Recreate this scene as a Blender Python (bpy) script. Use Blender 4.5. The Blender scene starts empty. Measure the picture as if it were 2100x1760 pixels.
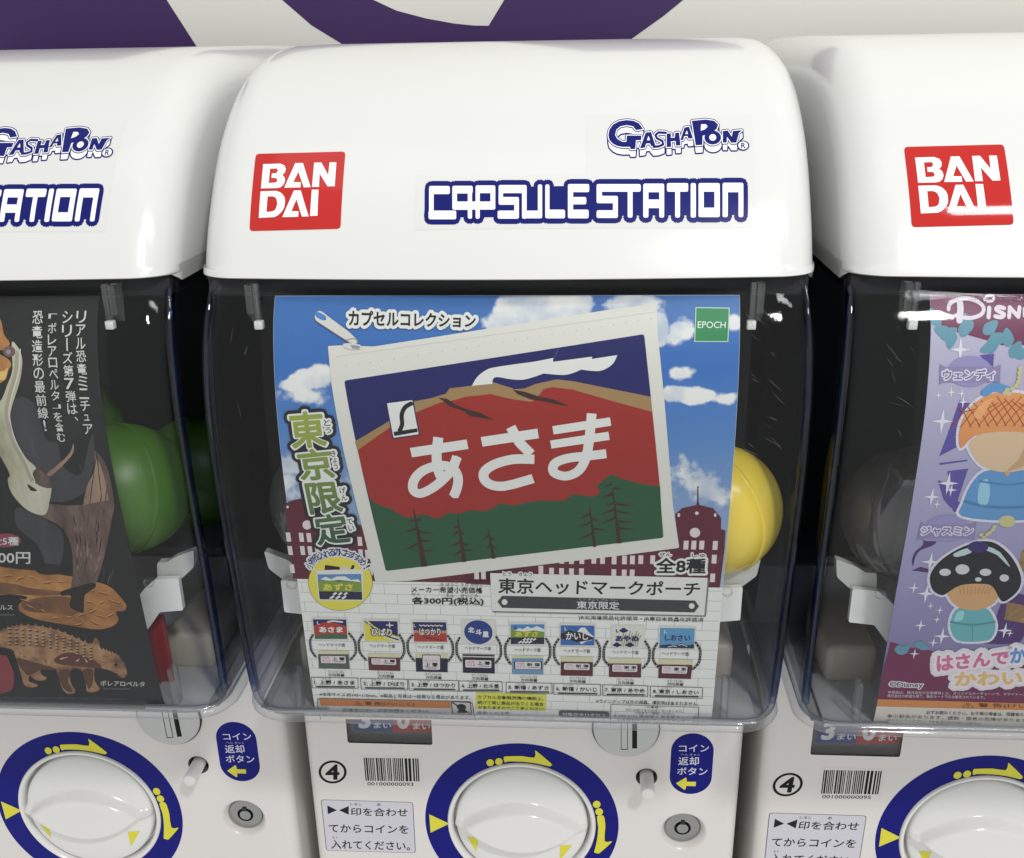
import bpy, bmesh, math, random
from mathutils import Vector, Matrix
from mathutils.geometry import delaunay_2d_cdt

scene = bpy.context.scene
COL = scene.collection

# ------------------------------------------------------------------ camera
cam_data = bpy.data.cameras.new('camera')
cam = bpy.data.objects.new('camera', cam_data)
COL.objects.link(cam)
scene.camera = cam
_p, _yw, _r = 0.41184392, 0.07182206, -0.01663420
_f = Vector((-math.sin(_yw) * math.cos(_p), math.cos(_yw) * math.cos(_p), -math.sin(_p)))
_rt = Vector((math.cos(_yw), math.sin(_yw), 0))
_u = _rt.cross(_f)
_x = math.cos(_r) * _rt + math.sin(_r) * _u
_y = -math.sin(_r) * _rt + math.cos(_r) * _u
_m = Matrix((_x, _y, -_f)).transposed().to_4x4()
_m.translation = Vector((0.0360019, -0.5418227, 0.3950939))
cam.matrix_world = _m
cam_data.sensor_fit = 'HORIZONTAL'
cam_data.sensor_width = 36.0
cam_data.lens = 36.0 * 2196.627 / 2100.0
cam_data.shift_y = (1073.67 - 879.9) / 2100.0
cam_data.clip_start = 0.02
cam_data.clip_end = 50.0

# ------------------------------------------------------------------ light
world = bpy.data.worlds.new('World')
scene.world = world
world.use_nodes = True
bg = world.node_tree.nodes['Background']
bg.inputs[0].default_value = (1.0, 0.996, 0.985, 1)
bg.inputs[1].default_value = 0.72


def lamp(name, loc, target, sx, sy, power, col):
    d = bpy.data.lights.new(name, 'AREA')
    d.shape = 'RECTANGLE'
    d.size, d.size_y = sx, sy
    d.energy = power
    d.color = col
    o = bpy.data.objects.new(name, d)
    COL.objects.link(o)
    o.location = loc
    o.rotation_euler = (Vector(target) - Vector(loc)).to_track_quat('-Z', 'Y').to_euler()
    return o


lamp('ceiling_spot', (0.62, -1.22, 1.55), (0.05, 0, 0.15), 0.16, 0.16, 16, (1.0, 0.975, 0.95))
lamp('ceiling_panel', (1.03, -0.765, 1.75), (0.95, -0.05, 0.3), 1.0, 0.10, 7.5, (0.97, 0.98, 1.0))
lamp('overhead_fill', (-0.2, -0.45, 2.2), (-0.1, 0, 0.2), 1.2, 0.5, 1.0, (1.0, 0.98, 0.95))  # added soft fill from overhead, placed clear of the case reflections

scene.view_settings.view_transform = 'Standard'
scene.view_settings.look = 'None'
scene.view_settings.exposure = 0.0
scene.view_settings.gamma = 1.0
scene.view_settings.use_curve_mapping = False
scene.cycles.max_bounces = 16
scene.cycles.transparent_max_bounces = 40
scene.cycles.transmission_bounces = 12
scene.cycles.glossy_bounces = 6
scene.cycles.caustics_reflective = False
scene.cycles.use_denoising = True
scene.cycles.sample_clamp_indirect = 4.0

# <profiles>
WALL_Y = 0.29
PITCH = 0.28
# front curve of the white hood: (height, depth), metres
HOOD = [(.3085, -.0895), (.3185, -.0845), (.3277, -.0792), (.336, -.0735), (.3445, -.0667), (.351, -.0611), (.3575, -.0551),
        (.364, -.0482), (.370, -.0410), (.3765, -.0315), (.383, -.0200), (.388, -.0095), (.392, .0010), (.3955, .0130),
        (.3985, .0280), (.4008, .0450), (.4023, .0640)]
POST = [(.0845, -.0815), (.088, -.0838), (.092, -.0852), (.100, -.0866), (.120, -.0884), (.150, -.0908), (.180, -.0933), (.205, -.0954),
        (.225, -.0964), (.240, -.0966), (.255, -.0958), (.268, -.0937), (.280, -.0907), (.290, -.0868), (.2955, -.0836), (.3005, -.0800), (.306, -.0755)]


def interp(tab, z):
    n = len(tab)
    if z <= tab[0][0]:
        i = 0
    elif z >= tab[-1][0]:
        i = n - 2
    else:
        i = 0
        while tab[i + 1][0] < z:
            i += 1
    z0, y0 = tab[i]
    z1, y1 = tab[i + 1]
    h = z1 - z0

    def slope(k):
        if k <= 0:
            return (tab[1][1] - tab[0][1]) / (tab[1][0] - tab[0][0])
        if k >= n - 1:
            return (tab[n - 1][1] - tab[n - 2][1]) / (tab[n - 1][0] - tab[n - 2][0])
        return (tab[k + 1][1] - tab[k - 1][1]) / (tab[k + 1][0] - tab[k - 1][0])
    t = (z - z0) / h
    if t < 0 or t > 1:
        s = slope(i) if t < 0 else slope(i + 1)
        return (y0 + s * (z - z0)) if t < 0 else (y1 + s * (z - z1))
    a, b = slope(i) * h, slope(i + 1) * h
    return (2 * t**3 - 3 * t**2 + 1) * y0 + (t**3 - 2 * t**2 + t) * a + (-2 * t**3 + 3 * t**2) * y1 + (t**3 - t**2) * b


def hood_bow(x):
    return .0045 * (x / .114) ** 2


def hood_y(x, z):
    return interp(HOOD, z) + hood_bow(x)


def poster_y(z):
    return interp(POST, z)
# </profiles>


def lin(c):
    c /= 255.0
    return c / 12.92 if c <= 0.04045 else ((c + 0.055) / 1.055) ** 2.4


def rgb(r, g, b, k=1.0):
    return tuple(min(0.86, lin(v) * k) for v in (r, g, b)) + (1.0,)


# ------------------------------------------------------------------ materials
MATS = {}


def mat(name, color, rough=0.5, spec=0.5, metal=0.0, coat=0.0, vary=0.0, vscale=40.0, bump=0.0, bscale=300.0, trans=0.0):
    if name in MATS:
        return MATS[name]
    m = bpy.data.materials.new(name)
    m.use_nodes = True
    nt = m.node_tree
    b = nt.nodes['Principled BSDF']
    b.inputs['Base Color'].default_value = color
    b.inputs['Roughness'].default_value = rough
    b.inputs['Specular IOR Level'].default_value = spec
    b.inputs['Metallic'].default_value = metal
    b.inputs['Coat Weight'].default_value = coat
    b.inputs['Coat Roughness'].default_value = 0.06
    b.inputs['Transmission Weight'].default_value = trans
    if vary or bump:
        tc = nt.nodes.new('ShaderNodeTexCoord')
    if vary:
        n = nt.nodes.new('ShaderNodeTexNoise')
        n.inputs['Scale'].default_value = vscale
        n.inputs['Detail'].default_value = 5
        nt.links.new(tc.outputs['Object'], n.inputs['Vector'])
        mx = nt.nodes.new('ShaderNodeMix')
        mx.data_type = 'RGBA'
        mx.inputs[6].default_value = tuple(v * (1 - vary) for v in color[:3]) + (1,)
        mx.inputs[7].default_value = tuple(min(.9, v * (1 + vary)) for v in color[:3]) + (1,)
        nt.links.new(n.outputs['Fac'], mx.inputs[0])
        nt.links.new(mx.outputs[2], b.inputs['Base Color'])
        rr = nt.nodes.new('ShaderNodeMapRange')
        rr.inputs[3].default_value = max(0.02, rough - 0.06)
        rr.inputs[4].default_value = rough + 0.06
        nt.links.new(n.outputs['Fac'], rr.inputs[0])
        nt.links.new(rr.outputs[0], b.inputs['Roughness'])
    if bump:
        n2 = nt.nodes.new('ShaderNodeTexNoise')
        n2.inputs['Scale'].default_value = bscale
        n2.inputs['Detail'].default_value = 3
        nt.links.new(tc.outputs['Object'], n2.inputs['Vector'])
        bp = nt.nodes.new('ShaderNodeBump')
        bp.inputs['Strength'].default_value = bump
        bp.inputs['Distance'].default_value = 0.0006
        nt.links.new(n2.outputs['Fac'], bp.inputs['Height'])
        nt.links.new(bp.outputs[0], b.inputs['Normal'])
    MATS[name] = m
    return m


def ink(r, g, b, k=1.0, rough=0.42):
    return mat('ink_%d_%d_%d' % (r, g, b), rgb(r, g, b, k), rough, 0.2)


def mottled(name, cols, scale, detail=4.0, stretch=(1, 1, 1), rough=0.45):
    """printed picture colours that blend by noise: list of (position, colour)"""
    m = bpy.data.materials.new(name)
    m.use_nodes = True
    nt = m.node_tree
    b = nt.nodes['Principled BSDF']
    b.inputs['Roughness'].default_value = rough
    b.inputs['Specular IOR Level'].default_value = 0.35
    tc = nt.nodes.new('ShaderNodeTexCoord')
    mp = nt.nodes.new('ShaderNodeMapping')
    mp.inputs['Scale'].default_value = stretch
    n = nt.nodes.new('ShaderNodeTexNoise')
    n.inputs['Scale'].default_value = scale
    n.inputs['Detail'].default_value = detail
    n.inputs['Roughness'].default_value = 0.62
    cr = nt.nodes.new('ShaderNodeValToRGB')
    el = cr.color_ramp.elements
    while len(el) < len(cols):
        el.new(0.5)
    for e, (p, c) in zip(el, cols):
        e.position = p
        e.color = c
    nt.links.new(tc.outputs['Object'], mp.inputs[0])
    nt.links.new(mp.outputs[0], n.inputs['Vector'])
    nt.links.new(n.outputs['Fac'], cr.inputs[0])
    nt.links.new(cr.outputs[0], b.inputs['Base Color'])
    return m


def graded(name, z0, z1, cols, noise=0.0, nscale=30.0, rough=0.42):
    """a printed colour run along the height of a picture"""
    m = bpy.data.materials.new(name)
    m.use_nodes = True
    nt = m.node_tree
    b = nt.nodes['Principled BSDF']
    b.inputs['Roughness'].default_value = rough
    b.inputs['Specular IOR Level'].default_value = 0.35
    tc = nt.nodes.new('ShaderNodeTexCoord')
    sx = nt.nodes.new('ShaderNodeSeparateXYZ')
    mr = nt.nodes.new('ShaderNodeMapRange')
    mr.inputs[1].default_value = z0
    mr.inputs[2].default_value = z1
    cr = nt.nodes.new('ShaderNodeValToRGB')
    el = cr.color_ramp.elements
    while len(el) < len(cols):
        el.new(0.5)
    for e, (p, c) in zip(el, cols):
        e.position = p
        e.color = c
    nt.links.new(tc.outputs['Object'], sx.inputs[0])
    nt.links.new(sx.outputs[2], mr.inputs[0])
    if noise:
        n = nt.nodes.new('ShaderNodeTexNoise')
        n.inputs['Scale'].default_value = nscale
        n.inputs['Detail'].default_value = 6
        nt.links.new(tc.outputs['Object'], n.inputs['Vector'])
        a = nt.nodes.new('ShaderNodeMath')
        a.operation = 'MULTIPLY_ADD'
        a.inputs[1].default_value = noise
        s = nt.nodes.new('ShaderNodeMath')
        s.operation = 'SUBTRACT'
        s.inputs[1].default_value = 0.5
        nt.links.new(n.outputs['Fac'], s.inputs[0])
        nt.links.new(s.outputs[0], a.inputs[0])
        nt.links.new(mr.outputs[0], a.inputs[2])
        nt.links.new(a.outputs[0], cr.inputs[0])
    else:
        nt.links.new(mr.outputs[0], cr.inputs[0])
    nt.links.new(cr.outputs[0], b.inputs['Base Color'])
    return m


def cloudy(name, z0, z1, cols, clouds):
    """printed sky with soft clouds: (across, height, half width, half height, strength) in millimetres"""
    m = graded(name, z0, z1, cols, .12, 14)
    nt = m.node_tree
    N, L = nt.nodes.new, nt.links.new
    b = nt.nodes['Principled BSDF']
    sky_col = b.inputs['Base Color'].links[0].from_socket
    tc = N('ShaderNodeTexCoord')
    sx = N('ShaderNodeSeparateXYZ')
    L(tc.outputs['Object'], sx.inputs[0])
    fld = None

    def math_node(op, a, c, d=None):
        n = N('ShaderNodeMath')
        n.operation = op
        for k, v in enumerate((a, c, d)):
            if v is None:
                continue
            if isinstance(v, (int, float)):
                n.inputs[k].default_value = v
            else:
                L(v, n.inputs[k])
        return n.outputs[0]
    for cx, cz, rx, rz, st in clouds:
        u = math_node('MULTIPLY_ADD', sx.outputs[0], 1000 / rx, -cx / rx)
        v = math_node('MULTIPLY_ADD', sx.outputs[2], 1000 / rz, -cz / rz)
        q = math_node('SQRT', math_node('ADD', math_node('MULTIPLY', u, u), math_node('MULTIPLY', v, v)), 0)
        f = math_node('MULTIPLY', math_node('SUBTRACT', 1.0, q), st)
        fld = f if fld is None else math_node('MAXIMUM', fld, f)
    n1 = N('ShaderNodeTexNoise')
    n1.inputs['Scale'].default_value = 95
    n1.inputs['Detail'].default_value = 8
    n1.inputs['Roughness'].default_value = 0.6
    L(tc.outputs['Object'], n1.inputs['Vector'])
    d = math_node('ADD', math_node('MULTIPLY_ADD', n1.outputs['Fac'], 1.5, -0.75), fld)
    mr = N('ShaderNodeMapRange')
    mr.interpolation_type = 'SMOOTHSTEP'
    mr.inputs[1].default_value = 0.02
    mr.inputs[2].default_value = 0.34
    L(d, mr.inputs[0])
    n2 = N('ShaderNodeTexNoise')
    n2.inputs['Scale'].default_value = 60
    n2.inputs['Detail'].default_value = 5
    L(tc.outputs['Object'], n2.inputs['Vector'])
    cc = N('ShaderNodeValToRGB')
    cc.color_ramp.elements[0].position = .36
    cc.color_ramp.elements[0].color = rgb(186, 198, 214, .95)
    cc.color_ramp.elements[1].position = .58
    cc.color_ramp.elements[1].color = rgb(236, 236, 232, .95)
    L(n2.outputs['Fac'], cc.inputs[0])
    mx = N('ShaderNodeMix')
    mx.data_type = 'RGBA'
    L(mr.outputs[0], mx.inputs[0])
    L(sky_col, mx.inputs[6])
    L(cc.outputs[0], mx.inputs[7])
    L(mx.outputs[2], b.inputs['Base Color'])
    return m


def clear(name, edge=(0.06, 0.11, 0.26), body=(0.985, 0.99, 0.99), milk=0.0, power=2.6, rough=0.03, scratch=0.0, f0=0.014):
    """thin clear plastic sheet: see-through, tinted where the eye meets it edge-on"""
    m = bpy.data.materials.new(name)
    m.use_nodes = True
    nt = m.node_tree
    nt.nodes.clear()
    N = nt.nodes.new
    L = nt.links.new
    out = N('ShaderNodeOutputMaterial')
    lw = N('ShaderNodeLayerWeight')
    lw.inputs[0].default_value = 0.5
    p1 = N('ShaderNodeMath')
    p1.operation = 'POWER'
    p1.inputs[1].default_value = power
    L(lw.outputs['Facing'], p1.inputs[0])
    mx = N('ShaderNodeMix')
    mx.data_type = 'RGBA'
    mx.inputs[6].default_value = body + (1,)
    mx.inputs[7].default_value = edge + (1,)
    L(p1.outputs[0], mx.inputs[0])
    tr = N('ShaderNodeBsdfTransparent')
    L(mx.outputs[2], tr.inputs[0])
    last = tr.outputs[0]
    if milk:
        df = N('ShaderNodeBsdfDiffuse')
        df.inputs[0].default_value = (0.78, 0.79, 0.78, 1)
        tl = N('ShaderNodeBsdfTranslucent')
        tl.inputs[0].default_value = (0.78, 0.79, 0.78, 1)
        ad = N('ShaderNodeMixShader')
        ad.inputs[0].default_value = 0.5
        L(df.outputs[0], ad.inputs[1])
        L(tl.outputs[0], ad.inputs[2])
        mm = N('ShaderNodeMixShader')
        mm.inputs[0].default_value = milk
        L(last, mm.inputs[1])
        L(ad.outputs[0], mm.inputs[2])
        last = mm.outputs[0]
    p2 = N('ShaderNodeMath')
    p2.operation = 'POWER'
    p2.inputs[1].default_value = 5.0
    L(lw.outputs['Facing'], p2.inputs[0])
    fr = N('ShaderNodeMath')
    fr.operation = 'MULTIPLY_ADD'
    fr.inputs[1].default_value = 0.75
    fr.inputs[2].default_value = f0
    fr.use_clamp = True
    L(p2.outputs[0], fr.inputs[0])
    gl = N('ShaderNodeBsdfGlossy')
    gl.inputs[0].default_value = (1, 1, 1, 1)
    gl.inputs['Roughness'].default_value = rough
    if scratch:
        tc = N('ShaderNodeTexCoord')
        mp = N('ShaderNodeMapping')
        mp.inputs['Rotation'].default_value = (0.3, 0.5, 0.9)
        mp.inputs['Scale'].default_value = (1, 1, 9)
        nz = N('ShaderNodeTexNoise')
        nz.inputs['Scale'].default_value = 160
        nz.inputs['Detail'].default_value = 3
        L(tc.outputs['Object'], mp.inputs[0])
        L(mp.outputs[0], nz.inputs['Vector'])
        bp = N('ShaderNodeBump')
        bp.inputs['Strength'].default_value = scratch
        bp.inputs['Distance'].default_value = 0.0005
        L(nz.outputs['Fac'], bp.inputs['Height'])
        L(bp.outputs[0], gl.inputs['Normal'])
    ms = N('ShaderNodeMixShader')
    L(fr.outputs[0], ms.inputs[0])
    L(last, ms.inputs[1])
    L(gl.outputs[0], ms.inputs[2])
    L(ms.outputs[0], out.inputs[0])
    return m


M_HOOD = mat('glossy_white_plastic', (0.675, 0.68, 0.668, 1), 0.20, 0.5, coat=0.3, vary=0.02, vscale=11, bump=0.02, bscale=60)
M_BODY = mat('satin_white_plastic', (0.74, 0.715, 0.69, 1), 0.30, 0.5, vary=0.015, vscale=14, bump=0.05, bscale=900)
M_KNOB = mat('gloss_white_knob', (0.78, 0.78, 0.76, 1), 0.16, 0.5, coat=0.3, vary=0.01, vscale=30)
M_BLACK = mat('black_plastic', (0.012, 0.012, 0.014, 1), 0.45, 0.4)
M_DARK = mat('dark_inner_plastic', (0.036, 0.046, 0.041, 1), 0.5, 0.3, vary=0.3, vscale=12)
M_GREY = mat('grey_tray_plastic', (0.42, 0.42, 0.40, 1), 0.4, 0.4, vary=0.06, vscale=20)
M_CREAM = mat('cream_chute_plastic', (0.40, 0.365, 0.30, 1), 0.45, 0.4, vary=0.05, vscale=20)
M_WHITEP = mat('white_bracket_plastic', (0.80, 0.80, 0.78, 1), 0.4, 0.4)
M_RED = mat('red_lever_plastic', (0.26, 0.014, 0.02, 1), 0.35, 0.5)
M_STEEL = mat('brushed_steel', (0.50, 0.52, 0.51, 1), 0.30, 0.5, metal=0.85, vary=0.05, vscale=60)
M_CHROME = mat('chrome', (0.36, 0.365, 0.36, 1), 0.16, 0.5, metal=1.0)
M_CLEAR = clear('clear_case_plastic', scratch=0.05)
M_SHEET = clear('clear_holder_sheet', edge=(0.4, 0.45, 0.5), f0=0.008)
M_INNER = clear('clear_case_inner_face', f0=0.007)
M_EDGE = clear('clear_case_edge_plastic', edge=(0.10, 0.17, 0.44), body=(0.38, 0.49, 0.76), f0=0.05, power=1.5)
M_CLIP = clear('clear_clip_plastic', edge=(0.45, 0.48, 0.5), milk=0.05, f0=0.05)
M_BEAD = clear('clear_rim_plastic', edge=(0.55, 0.6, 0.7), milk=0.06, f0=0.05, rough=0.05, power=2.0)  # milk stands in for bright refraction at the case foot
M_BLUE = mat('navy_dial_sticker', rgb(8, 14, 122, 0.95), 0.3, 0.2)
M_YEL = mat('yellow_print', rgb(222, 216, 62, 1.0), 0.4, 0.4)
M_WALL = mat('wall_board', rgb(216, 216, 209, 1.0), 0.5, 0.3, vary=0.015, vscale=3)
M_PURPLE = mat('purple_vinyl', rgb(58, 30, 88, 0.95), 0.5, 0.4, vary=0.04, vscale=4)


# ------------------------------------------------------------------ objects
def link(name, mesh, parent=None, mats=(), smooth=True):
    for m in mats:
        mesh.materials.append(m)
    if smooth:
        for p in mesh.polygons:
            p.use_smooth = True
    o = bpy.data.objects.new(name, mesh)
    COL.objects.link(o)
    if parent is not None:
        o.parent = parent
    return o


def from_bm(name, bm, m, parent=None, smooth=True, sharp=None):
    me = bpy.data.meshes.new(name)
    bmesh.ops.recalc_face_normals(bm, faces=bm.faces)
    bm.to_mesh(me)
    bm.free()
    o = link(name, me, parent, [m] if not isinstance(m, (list, tuple)) else m, smooth)
    if sharp is not None:
        me.set_sharp_from_angle(angle=math.radians(sharp))
    return o


def thing(name, label, cat, loc=(0, 0, 0), group=None):
    o = bpy.data.objects.new(name, None)
    COL.objects.link(o)
    o.location = loc
    o['label'] = label
    o['category'] = cat
    if group:
        o['group'] = group
    return o


def grid_mesh(bm, rows, closed=False):
    vs = [[bm.verts.new(p) for p in r] for r in rows]
    for a, b in zip(vs, vs[1:]):
        n = len(a)
        for i in range(n if closed else n - 1):
            j = (i + 1) % n
            try:
                bm.faces.new((a[i], a[j], b[j], b[i]))
            except ValueError:
                pass
    return vs


def box_bm(bm, x0, x1, y0, y1, z0, z1, bev=0.0, seg=2):
    r = bmesh.ops.create_cube(bm, size=1.0)
    vs = r['verts']
    for v in vs:
        v.co = Vector((x0 + (v.co.x + .5) * (x1 - x0), y0 + (v.co.y + .5) * (y1 - y0), z0 + (v.co.z + .5) * (z1 - z0)))
    if bev:
        es = list({e for v in vs for e in v.link_edges})
        bmesh.ops.bevel(bm, geom=es, offset=bev, segments=seg, profile=0.5, affect='EDGES')


def box(name, x0, x1, y0, y1, z0, z1, m, parent, bev=0.001, seg=2):
    bm = bmesh.new()
    box_bm(bm, x0, x1, y0, y1, z0, z1, bev, seg)
    return from_bm(name, bm, m, parent, True, 35)


def lathe(name, cx, cz, prof, m, parent, seg=64, cap_first=False, cap_last=False):
    """turned shape about an axis along depth: prof = (radius, depth)"""
    bm = bmesh.new()
    rows = [[(cx + r * math.cos(2 * math.pi * k / seg), y, cz + r * math.sin(2 * math.pi * k / seg)) for k in range(seg)] for r, y in prof]
    vs = grid_mesh(bm, rows, True)
    if cap_first:
        bm.faces.new(vs[0])
    if cap_last:
        bm.faces.new(vs[-1])
    return from_bm(name, bm, m, parent, True, 40)


# ------------------------------------------------------------------ flat print
def ellipse(cx, cy, rx, ry=None, n=28, a0=0.0, a1=2 * math.pi):
    ry = rx if ry is None else ry
    full = abs(a1 - a0 - 2 * math.pi) < 1e-6
    return [(cx + rx * math.cos(a0 + (a1 - a0) * k / (n if full else n - 1)), cy + ry * math.sin(a0 + (a1 - a0) * k / (n if full else n - 1))) for k in range(n)]


def ell(pts, n=28):
    """ellipse from three points: centre, a point at its right end, a point at its top end"""
    (cx, cy), (ax, ay), (bx, by) = pts
    return [(cx + (ax - cx) * math.cos(t) + (bx - cx) * math.sin(t), cy + (ay - cy) * math.cos(t) + (by - cy) * math.sin(t)) for t in (2 * math.pi * k / n for k in range(n))]


def rnd(poly, r, n=5):
    out = []
    m = len(poly)
    for i in range(m):
        p, q, s = Vector(poly[i - 1]), Vector(poly[i]), Vector(poly[(i + 1) % m])
        a, b = p - q, s - q
        la, lb = a.length, b.length
        d = min(r, la * .48, lb * .48)
        a, b = a / la * d, b / lb * d
        for k in range(n + 1):
            t = k / n
            v = (q + a) * (1 - t) ** 2 + q * 2 * t * (1 - t) + (q + b) * t * t
            out.append((v.x, v.y))
    return out


def smooth(pts, closed=True, n=5):
    out = []
    m = len(pts)
    rng = range(m) if closed else range(m - 1)
    for i in rng:
        g = (lambda k: Vector(pts[k % m])) if closed else (lambda k: Vector(pts[max(0, min(m - 1, k))]))
        p0, p1, p2, p3 = g(i - 1), g(i), g(i + 1), g(i + 2)
        for k in range(n):
            t = k / n
            v = 0.5 * ((2 * p1) + (-p0 + p2) * t + (2 * p0 - 5 * p1 + 4 * p2 - p3) * t * t + (-p0 + 3 * p1 - 3 * p2 + p3) * t ** 3)
            out.append((v.x, v.y))
    if not closed:
        out.append(tuple(pts[-1]))
    return out


def stroke(path, w, cap=True, closed=False):
    polys = []
    pts = list(path) + ([path[0]] if closed else [])
    ws = w if isinstance(w, (list, tuple)) else [w] * len(pts)
    for i, (a, b) in enumerate(zip(pts, pts[1:])):
        a, b = Vector(a), Vector(b)
        d = b - a
        if d.length < 1e-5:
            continue
        nrm = Vector((-d.y, d.x)).normalized()
        wa, wb = ws[i] / 2, ws[i + 1] / 2
        polys.append([tuple(a + nrm * wa), tuple(a - nrm * wa), tuple(b - nrm * wb), tuple(b + nrm * wb)])
    rng = range(len(pts)) if cap else range(1, len(pts) - 1)
    for i in rng:
        if ws[i] > 0:
            polys.append(ellipse(pts[i][0], pts[i][1], ws[i] / 2, n=8 if ws[i] < 2 else 12))
    return polys


def area(p):
    return 0.5 * sum(p[i][0] * p[(i + 1) % len(p)][1] - p[(i + 1) % len(p)][0] * p[i][1] for i in range(len(p)))


def union(polys, holes=()):
    verts, faces = [], []
    for p in polys:
        if len(p) < 3:
            continue
        a = area(p)
        if abs(a) < 1e-7:
            continue
        if a < 0:
            p = p[::-1]
        faces.append(list(range(len(verts), len(verts) + len(p))))
        verts += [Vector((q[0], q[1])) for q in p]
    nb = len(faces)
    for p in holes:
        if area(p) < 0:
            p = p[::-1]
        faces.append(list(range(len(verts), len(verts) + len(p))))
        verts += [Vector((q[0], q[1])) for q in p]
    r = delaunay_2d_cdt(verts, [], faces, 1, 1e-4)
    V = [(v.x, v.y) for v in r[0]]
    T = []
    for f, src in zip(r[2], r[5]):
        if not src or max(src) >= nb:
            continue
        T.append(f)
    if len(T) < 60:
        return V, [list(f) for f in T]
    # keep only the outline of the union and fill it afresh
    half = set()
    for a, b, c in T:
        half |= {(a, b), (b, c), (c, a)}
    E = [(i, j) for i, j in half if (j, i) not in half]
    ids = {}
    W = []
    for e in E:
        for i in e:
            if i not in ids:
                ids[i] = len(W)
                W.append(Vector(V[i]))
    rim = {(ids[i], ids[j]) for i, j in E}
    r = delaunay_2d_cdt(W, list(rim), [], 1, 1e-6)
    to = {}
    for k, o in enumerate(r[3]):
        for i in o:
            to[i] = k
    rim = {(to[i], to[j]) for i, j in rim if to[i] != to[j]}
    back = range(len(r[0]))
    owner = {}
    state = [None] * len(r[2])
    todo = []
    for k, f in enumerate(r[2]):
        for q in range(3):
            e = (back[f[q]], back[f[(q + 1) % 3]])
            owner[e] = k
            if e in rim:
                state[k] = True
            elif (e[1], e[0]) in rim and state[k] is None:
                state[k] = False
        if state[k] is not None:
            todo.append(k)
    while todo:
        k = todo.pop()
        f = r[2][k]
        for q in range(3):
            e = (back[f[q]], back[f[(q + 1) % 3]])
            if e in rim or (e[1], e[0]) in rim:
                continue
            o = owner.get((e[1], e[0]))
            if o is not None and state[o] is None:
                state[o] = state[k]
                todo.append(o)
    return [(v.x, v.y) for v in r[0]], [list(f) for f, st in zip(r[2], state) if st]


_TXT = {}


def glyphs(s, bold=0.0):
    key = (s, bold)
    if key in _TXT:
        return _TXT[key]
    c = bpy.data.curves.new('lettering', 'FONT')
    c.body = s
    c.resolution_u = 2 if len(s) > 6 else 3
    o = bpy.data.objects.new('lettering', c)
    me = o.to_mesh()
    V = [(v.co.x, v.co.y) for v in me.vertices]
    T = [list(p.vertices) for p in me.polygons]
    o.to_mesh_clear()
    bpy.data.objects.remove(o)
    bpy.data.curves.remove(c)
    if bold:
        V, T = fatten([(v[0] * 40, v[1] * 40) for v in V], T, bold * 36)
    x0, x1 = min(v[0] for v in V), max(v[0] for v in V)
    y0, y1 = min(v[1] for v in V), max(v[1] for v in V)
    dx, dy = max(x1 - x0, 1e-6), max(y1 - y0, 1e-6)
    _TXT[key] = ([((v[0] - x0) / dx, (v[1] - y0) / dy) for v in V], T)
    return _TXT[key]


def text_mesh(s, quad, bold=0.0):
    """lettering stretched over a quad given as top-left, top-right, bottom-right, bottom-left"""
    V, T = glyphs(s, bold)
    a, b, c, d = [Vector(q) for q in quad]
    W = []
    for x, y in V:
        p = (a * (1 - x) + b * x) * y + (d * (1 - x) + c * x) * (1 - y)
        W.append((p.x, p.y))
    return W, T


def fatten(V, T, r):
    """the same figures grown outward by r on every side"""
    if len(T) > 40:
        # figures that stand clear of each other are grown one at a time
        spans = sorted((min(V[i][0] for i in t) - 1.05 * r, max(V[i][0] for i in t) + 1.05 * r, k) for k, t in enumerate(T))
        groups = []
        end = None
        for a, b, k in spans:
            if end is None or a > end:
                groups.append([])
                end = b
            groups[-1].append(T[k])
            end = max(end, b)
        if len(groups) > 1:
            OV, OT = [], []
            for g in groups:
                v, t = fatten_one(V, g, r)
                OT += [[i + len(OV) for i in f] for f in t]
                OV += v
            return OV, OT
    return fatten_one(V, T, r)


def fatten_one(V, T, r):
    cnt = {}
    for t in T:
        for i in range(len(t)):
            e = (t[i], t[(i + 1) % len(t)])
            k = (min(e), max(e))
            cnt[k] = cnt.get(k, 0) + 1
    polys = [[V[i] for i in t] for t in T]
    vs = {}
    for (i, j), n in cnt.items():
        if n == 1:
            polys += stroke([V[i], V[j]], 2 * r, cap=False)
            vs.setdefault(i, []).append(j)
            vs.setdefault(j, []).append(i)
    for i, nb in vs.items():
        if len(nb) == 2:
            a, b = Vector(V[nb[0]]) - Vector(V[i]), Vector(V[i]) - Vector(V[nb[1]])
            if a.length > 1e-6 and b.length > 1e-6 and a.normalized().dot(b.normalized()) > .975:
                continue
        polys.append(ellipse(V[i][0], V[i][1], r, n=7))
    return union(polys)


STEP = 0.00005
ROWS = [84.513 + 4 * k for k in range(36)] + [228.513 + 2.5 * k for k in range(29)]


def surf_poster(x, z, h):
    y = poster_y(z)
    s = (poster_y(z + .0005) - poster_y(z - .0005)) / .001
    k = 1 / math.sqrt(1 + s * s)
    return (x, y - h * k, z + h * s * k)


def surf_hood(x, z, h):
    y = hood_y(x, z)
    s = (hood_y(x, z + .0005) - hood_y(x, z - .0005)) / .001
    k = 1 / math.sqrt(1 + s * s)
    return (x, y - h * k, z + h * s * k)


def surf_panel(x, z, h):
    return (x, -h, z)


def surf_wall(x, z, h):
    return (x, WALL_Y - h, z)


def cuts_for(surf):
    if surf is surf_poster:
        return ROWS
    if surf is surf_hood:
        return [310.013 + 2 * k for k in range(36)]
    return []


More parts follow.
